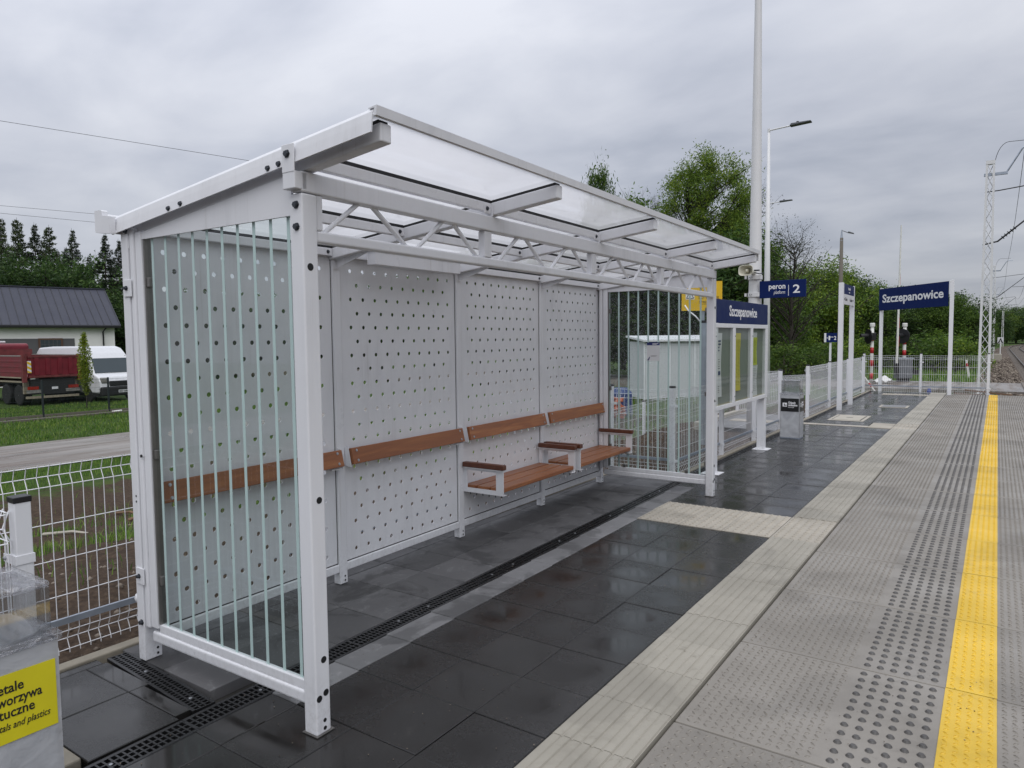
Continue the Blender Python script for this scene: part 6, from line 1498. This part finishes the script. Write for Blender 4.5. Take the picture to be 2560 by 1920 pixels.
for y, lb in MS: mast(y, -0.36+tx(y), 9.25, lb)
for y, x in ((230, 9.5), (275, 14.5), (300, 22)):
    t = thing('catenary_mast', 'thin distant mast standing where the track curves away', 'mast', (x+tx(y)-3, y, -0.95), 0, 'distant thin masts')
    m = MB(); m.tube([(0, 0, 0), (0, 0, 7.5)], [0.2, 0.13], 8); m.build('shaft', 'mast_white', t)
def cable(name, a, c, sag, r, label, n=14, mat='wire_dark'):
    a, c = Vector(a), Vector(c); pts = [a.lerp(c, i/n)-Vector((0, 0, sag*4*(i/n)*(1-i/n))) for i in range(n+1)]
    m = MB(); m.tube(pts, r, 4, False); return tag(m.build(name, mat), label, 'cable')
for i in range(3):
    y0, y1 = MS[i][0], MS[i+1][0]; nm = ('between first and second', 'between second and third', 'between third and fourth')[i]
    cable('messenger_wire', (2.25+tx(y0), y0, 7.35), (2.25+tx(y1), y1, 7.35), 1.1, 0.012, 'messenger wire hung '+nm+' lattice mast'); cable('contact_wire', (2.55+tx(y0), y0, 5.95), (2.55+tx(y1), y1, 5.95), 0.02, 0.010, 'contact wire hung '+nm+' lattice mast')
    cable('return_wire', (1.05-0.36+tx(y0), y0, 8.7), (0.69+tx(y1), y1, 8.7), 0.7, 0.010, 'top wire hung '+nm+' lattice mast')
cable('messenger_wire', (2.25, -30, 7.35), (2.25, 33, 7.35), 1.2, 0.012, 'messenger wire running over the platform edge'); cable('contact_wire', (2.55, -30, 5.95), (2.55, 33, 5.95), 0.02, 0.010, 'contact wire running over the platform edge'); cable('return_wire', (0.69, -30, 8.7), (0.69, 33, 8.7), 0.8, 0.010, 'top wire running over the platform edge')
# level crossing deck and yard bits near the far track
m = MB(); m.box(1.1, 4.1, 37.4, 44.4, -0.95, -0.752); tag(m.build('crossing_deck', 'sleeper'), 'grey deck panels between the rails at the crossing', 'deck')
m = MB(); m.box(-0.9, 0.5, 84, 85.2, -0.9, -0.25); tag(m.build('concrete_block', 'concrete_pale', bevel=0.03), 'pale concrete block beside the second lattice mast', 'block')
ks = thing('kilometre_sign', 'small black and white arrow plate on a post beside the second mast', 'sign', (0.35, 84.4, -0.9))
m = MB(); m.tube([(0, 0, 0), (0, 0, 2.0)], 0.05, 8); m.build('post', 'mast_white', ks); m = MB(); m.box(-0.25, 0.25, -0.03, -0.01, 1.7, 2.3); pq = m.build('plate', 'sign_white', ks); m = MB(); m.prism([(-0.22, 1.74), (0, 2.24), (0.22, 1.74), (0.1, 1.74), (0, 2.0), (-0.1, 1.74)], 'y', -0.036, -0.031); m.build('arrow', 'ink', pq)

# --- overhead line on the left
for (p0, p1, lb) in (((-40, 303, 42), (700, 420, 46), 'highest overhead wire crossing the sky on the left'), ((-60, 512, 58), (330, 546, 60), 'middle overhead wire above the conifers'), ((-60, 530, 58), (330, 567, 60), 'lowest overhead wire above the conifers')):
    def w3(px, py, d): c = camp(px, d, 0); c.z = CAMZ+(hor(px)-py)/1763.2*d; return c
    a, c = w3(*p0), w3(*p1); d = c-a; cable('overhead_wire', a-d*1.0, c+d*2.0, 0.0, 0.013, lb)

# --- second shelter seen through the end glass
c0 = camp(1612, 29.0, -0.95); c1 = camp(1800, 29.9, -0.95); dd = c1-c0
s2 = thing('back_shelter', 'white perforated back of another shelter seen through the end glass', 'shelter', c0, math.atan2(dd.y, dd.x))
kd = NT('perforated_sheet'); P = kd.pos('object'); q = kd.mapping(P, (11, 0, 11)); fr_n = kd.n('ShaderNodeVectorMath', operation='FRACTION'); kd.l(q, fr_n.inputs[0])
sb = kd.n('ShaderNodeVectorMath', operation='SUBTRACT'); kd.l(fr_n.outputs[0], sb.inputs[0]); sb.inputs[1].default_value = (0.5, 0, 0.5); ln = kd.n('ShaderNodeVectorMath', operation='LENGTH'); kd.l(sb.outputs[0], ln.inputs[0])
cc = kd.mixc(kd.math('LESS_THAN', ln.outputs['Value'], 0.16), (0.60, 0.61, 0.63), (0.10, 0.10, 0.11)); MAT['perforated_sheet'] = kd.done(kd.pbr(cc, 0.4))
for k in range(3):
    m = MB(); m.box(1.15*k+0.04, 1.15*(k+1)-0.01, 0.0, 0.03, 0.15, 2.45); m.build('panel', 'perforated_sheet', s2); m = MB(); m.box(1.15*k-0.03, 1.15*k+0.03, -0.01, 0.05, 0, 2.5); m.build('post', 'fence_white', s2)
for k in range(2): m = MB(); m.box(0.0, 0.03, 0.06+0.7*k, 0.7*(k+1)+0.04, 0.15, 2.5); m.build('side_panel', 'perforated_sheet', s2)
m = MB(); m.prism([(-0.15, 2.50), (1.6, 2.68), (1.6, 2.76), (-0.15, 2.58)], 'x', -0.12, 3.6); m.build('roof', 'fence_white', s2)
# heap of building material through the glass
m = MB(); m.lathe((0, 0, 0), (0, 0, 1), [(0, 0.33), (0.1, 0.36), (0.7, 0.33), (0.85, 0.2)], 8); o = m.build('blue_sack', 'bag_blue', None, camp(1553, 20, -0.55)); tag(o, 'dark blue sack of building material seen through the end glass', 'sack')
hp_ = []
for i in range(320):
    c = camp(1500+RNG.uniform(0, 60), 20+RNG.normal(0, 0.6), 0); hp_.append((c.x, c.y, -0.5+RNG.uniform(0, 0.55)))
stones('brick_rubble', hp_, 0.05, 0.12, 'rubble_orange', 'orange brick rubble heap seen at the left of the end glass', 'rubble')

# grit trodden over the platform
gp = [(RNG.uniform(-3.0, 0.6), 1.2+abs(RNG.normal(0, 3.0)), 0.003) for i in range(900)]
stones('platform_grit', gp, 0.0012, 0.0042, 'stone_mix', 'tiny grit scattered over the platform paving', 'grit')
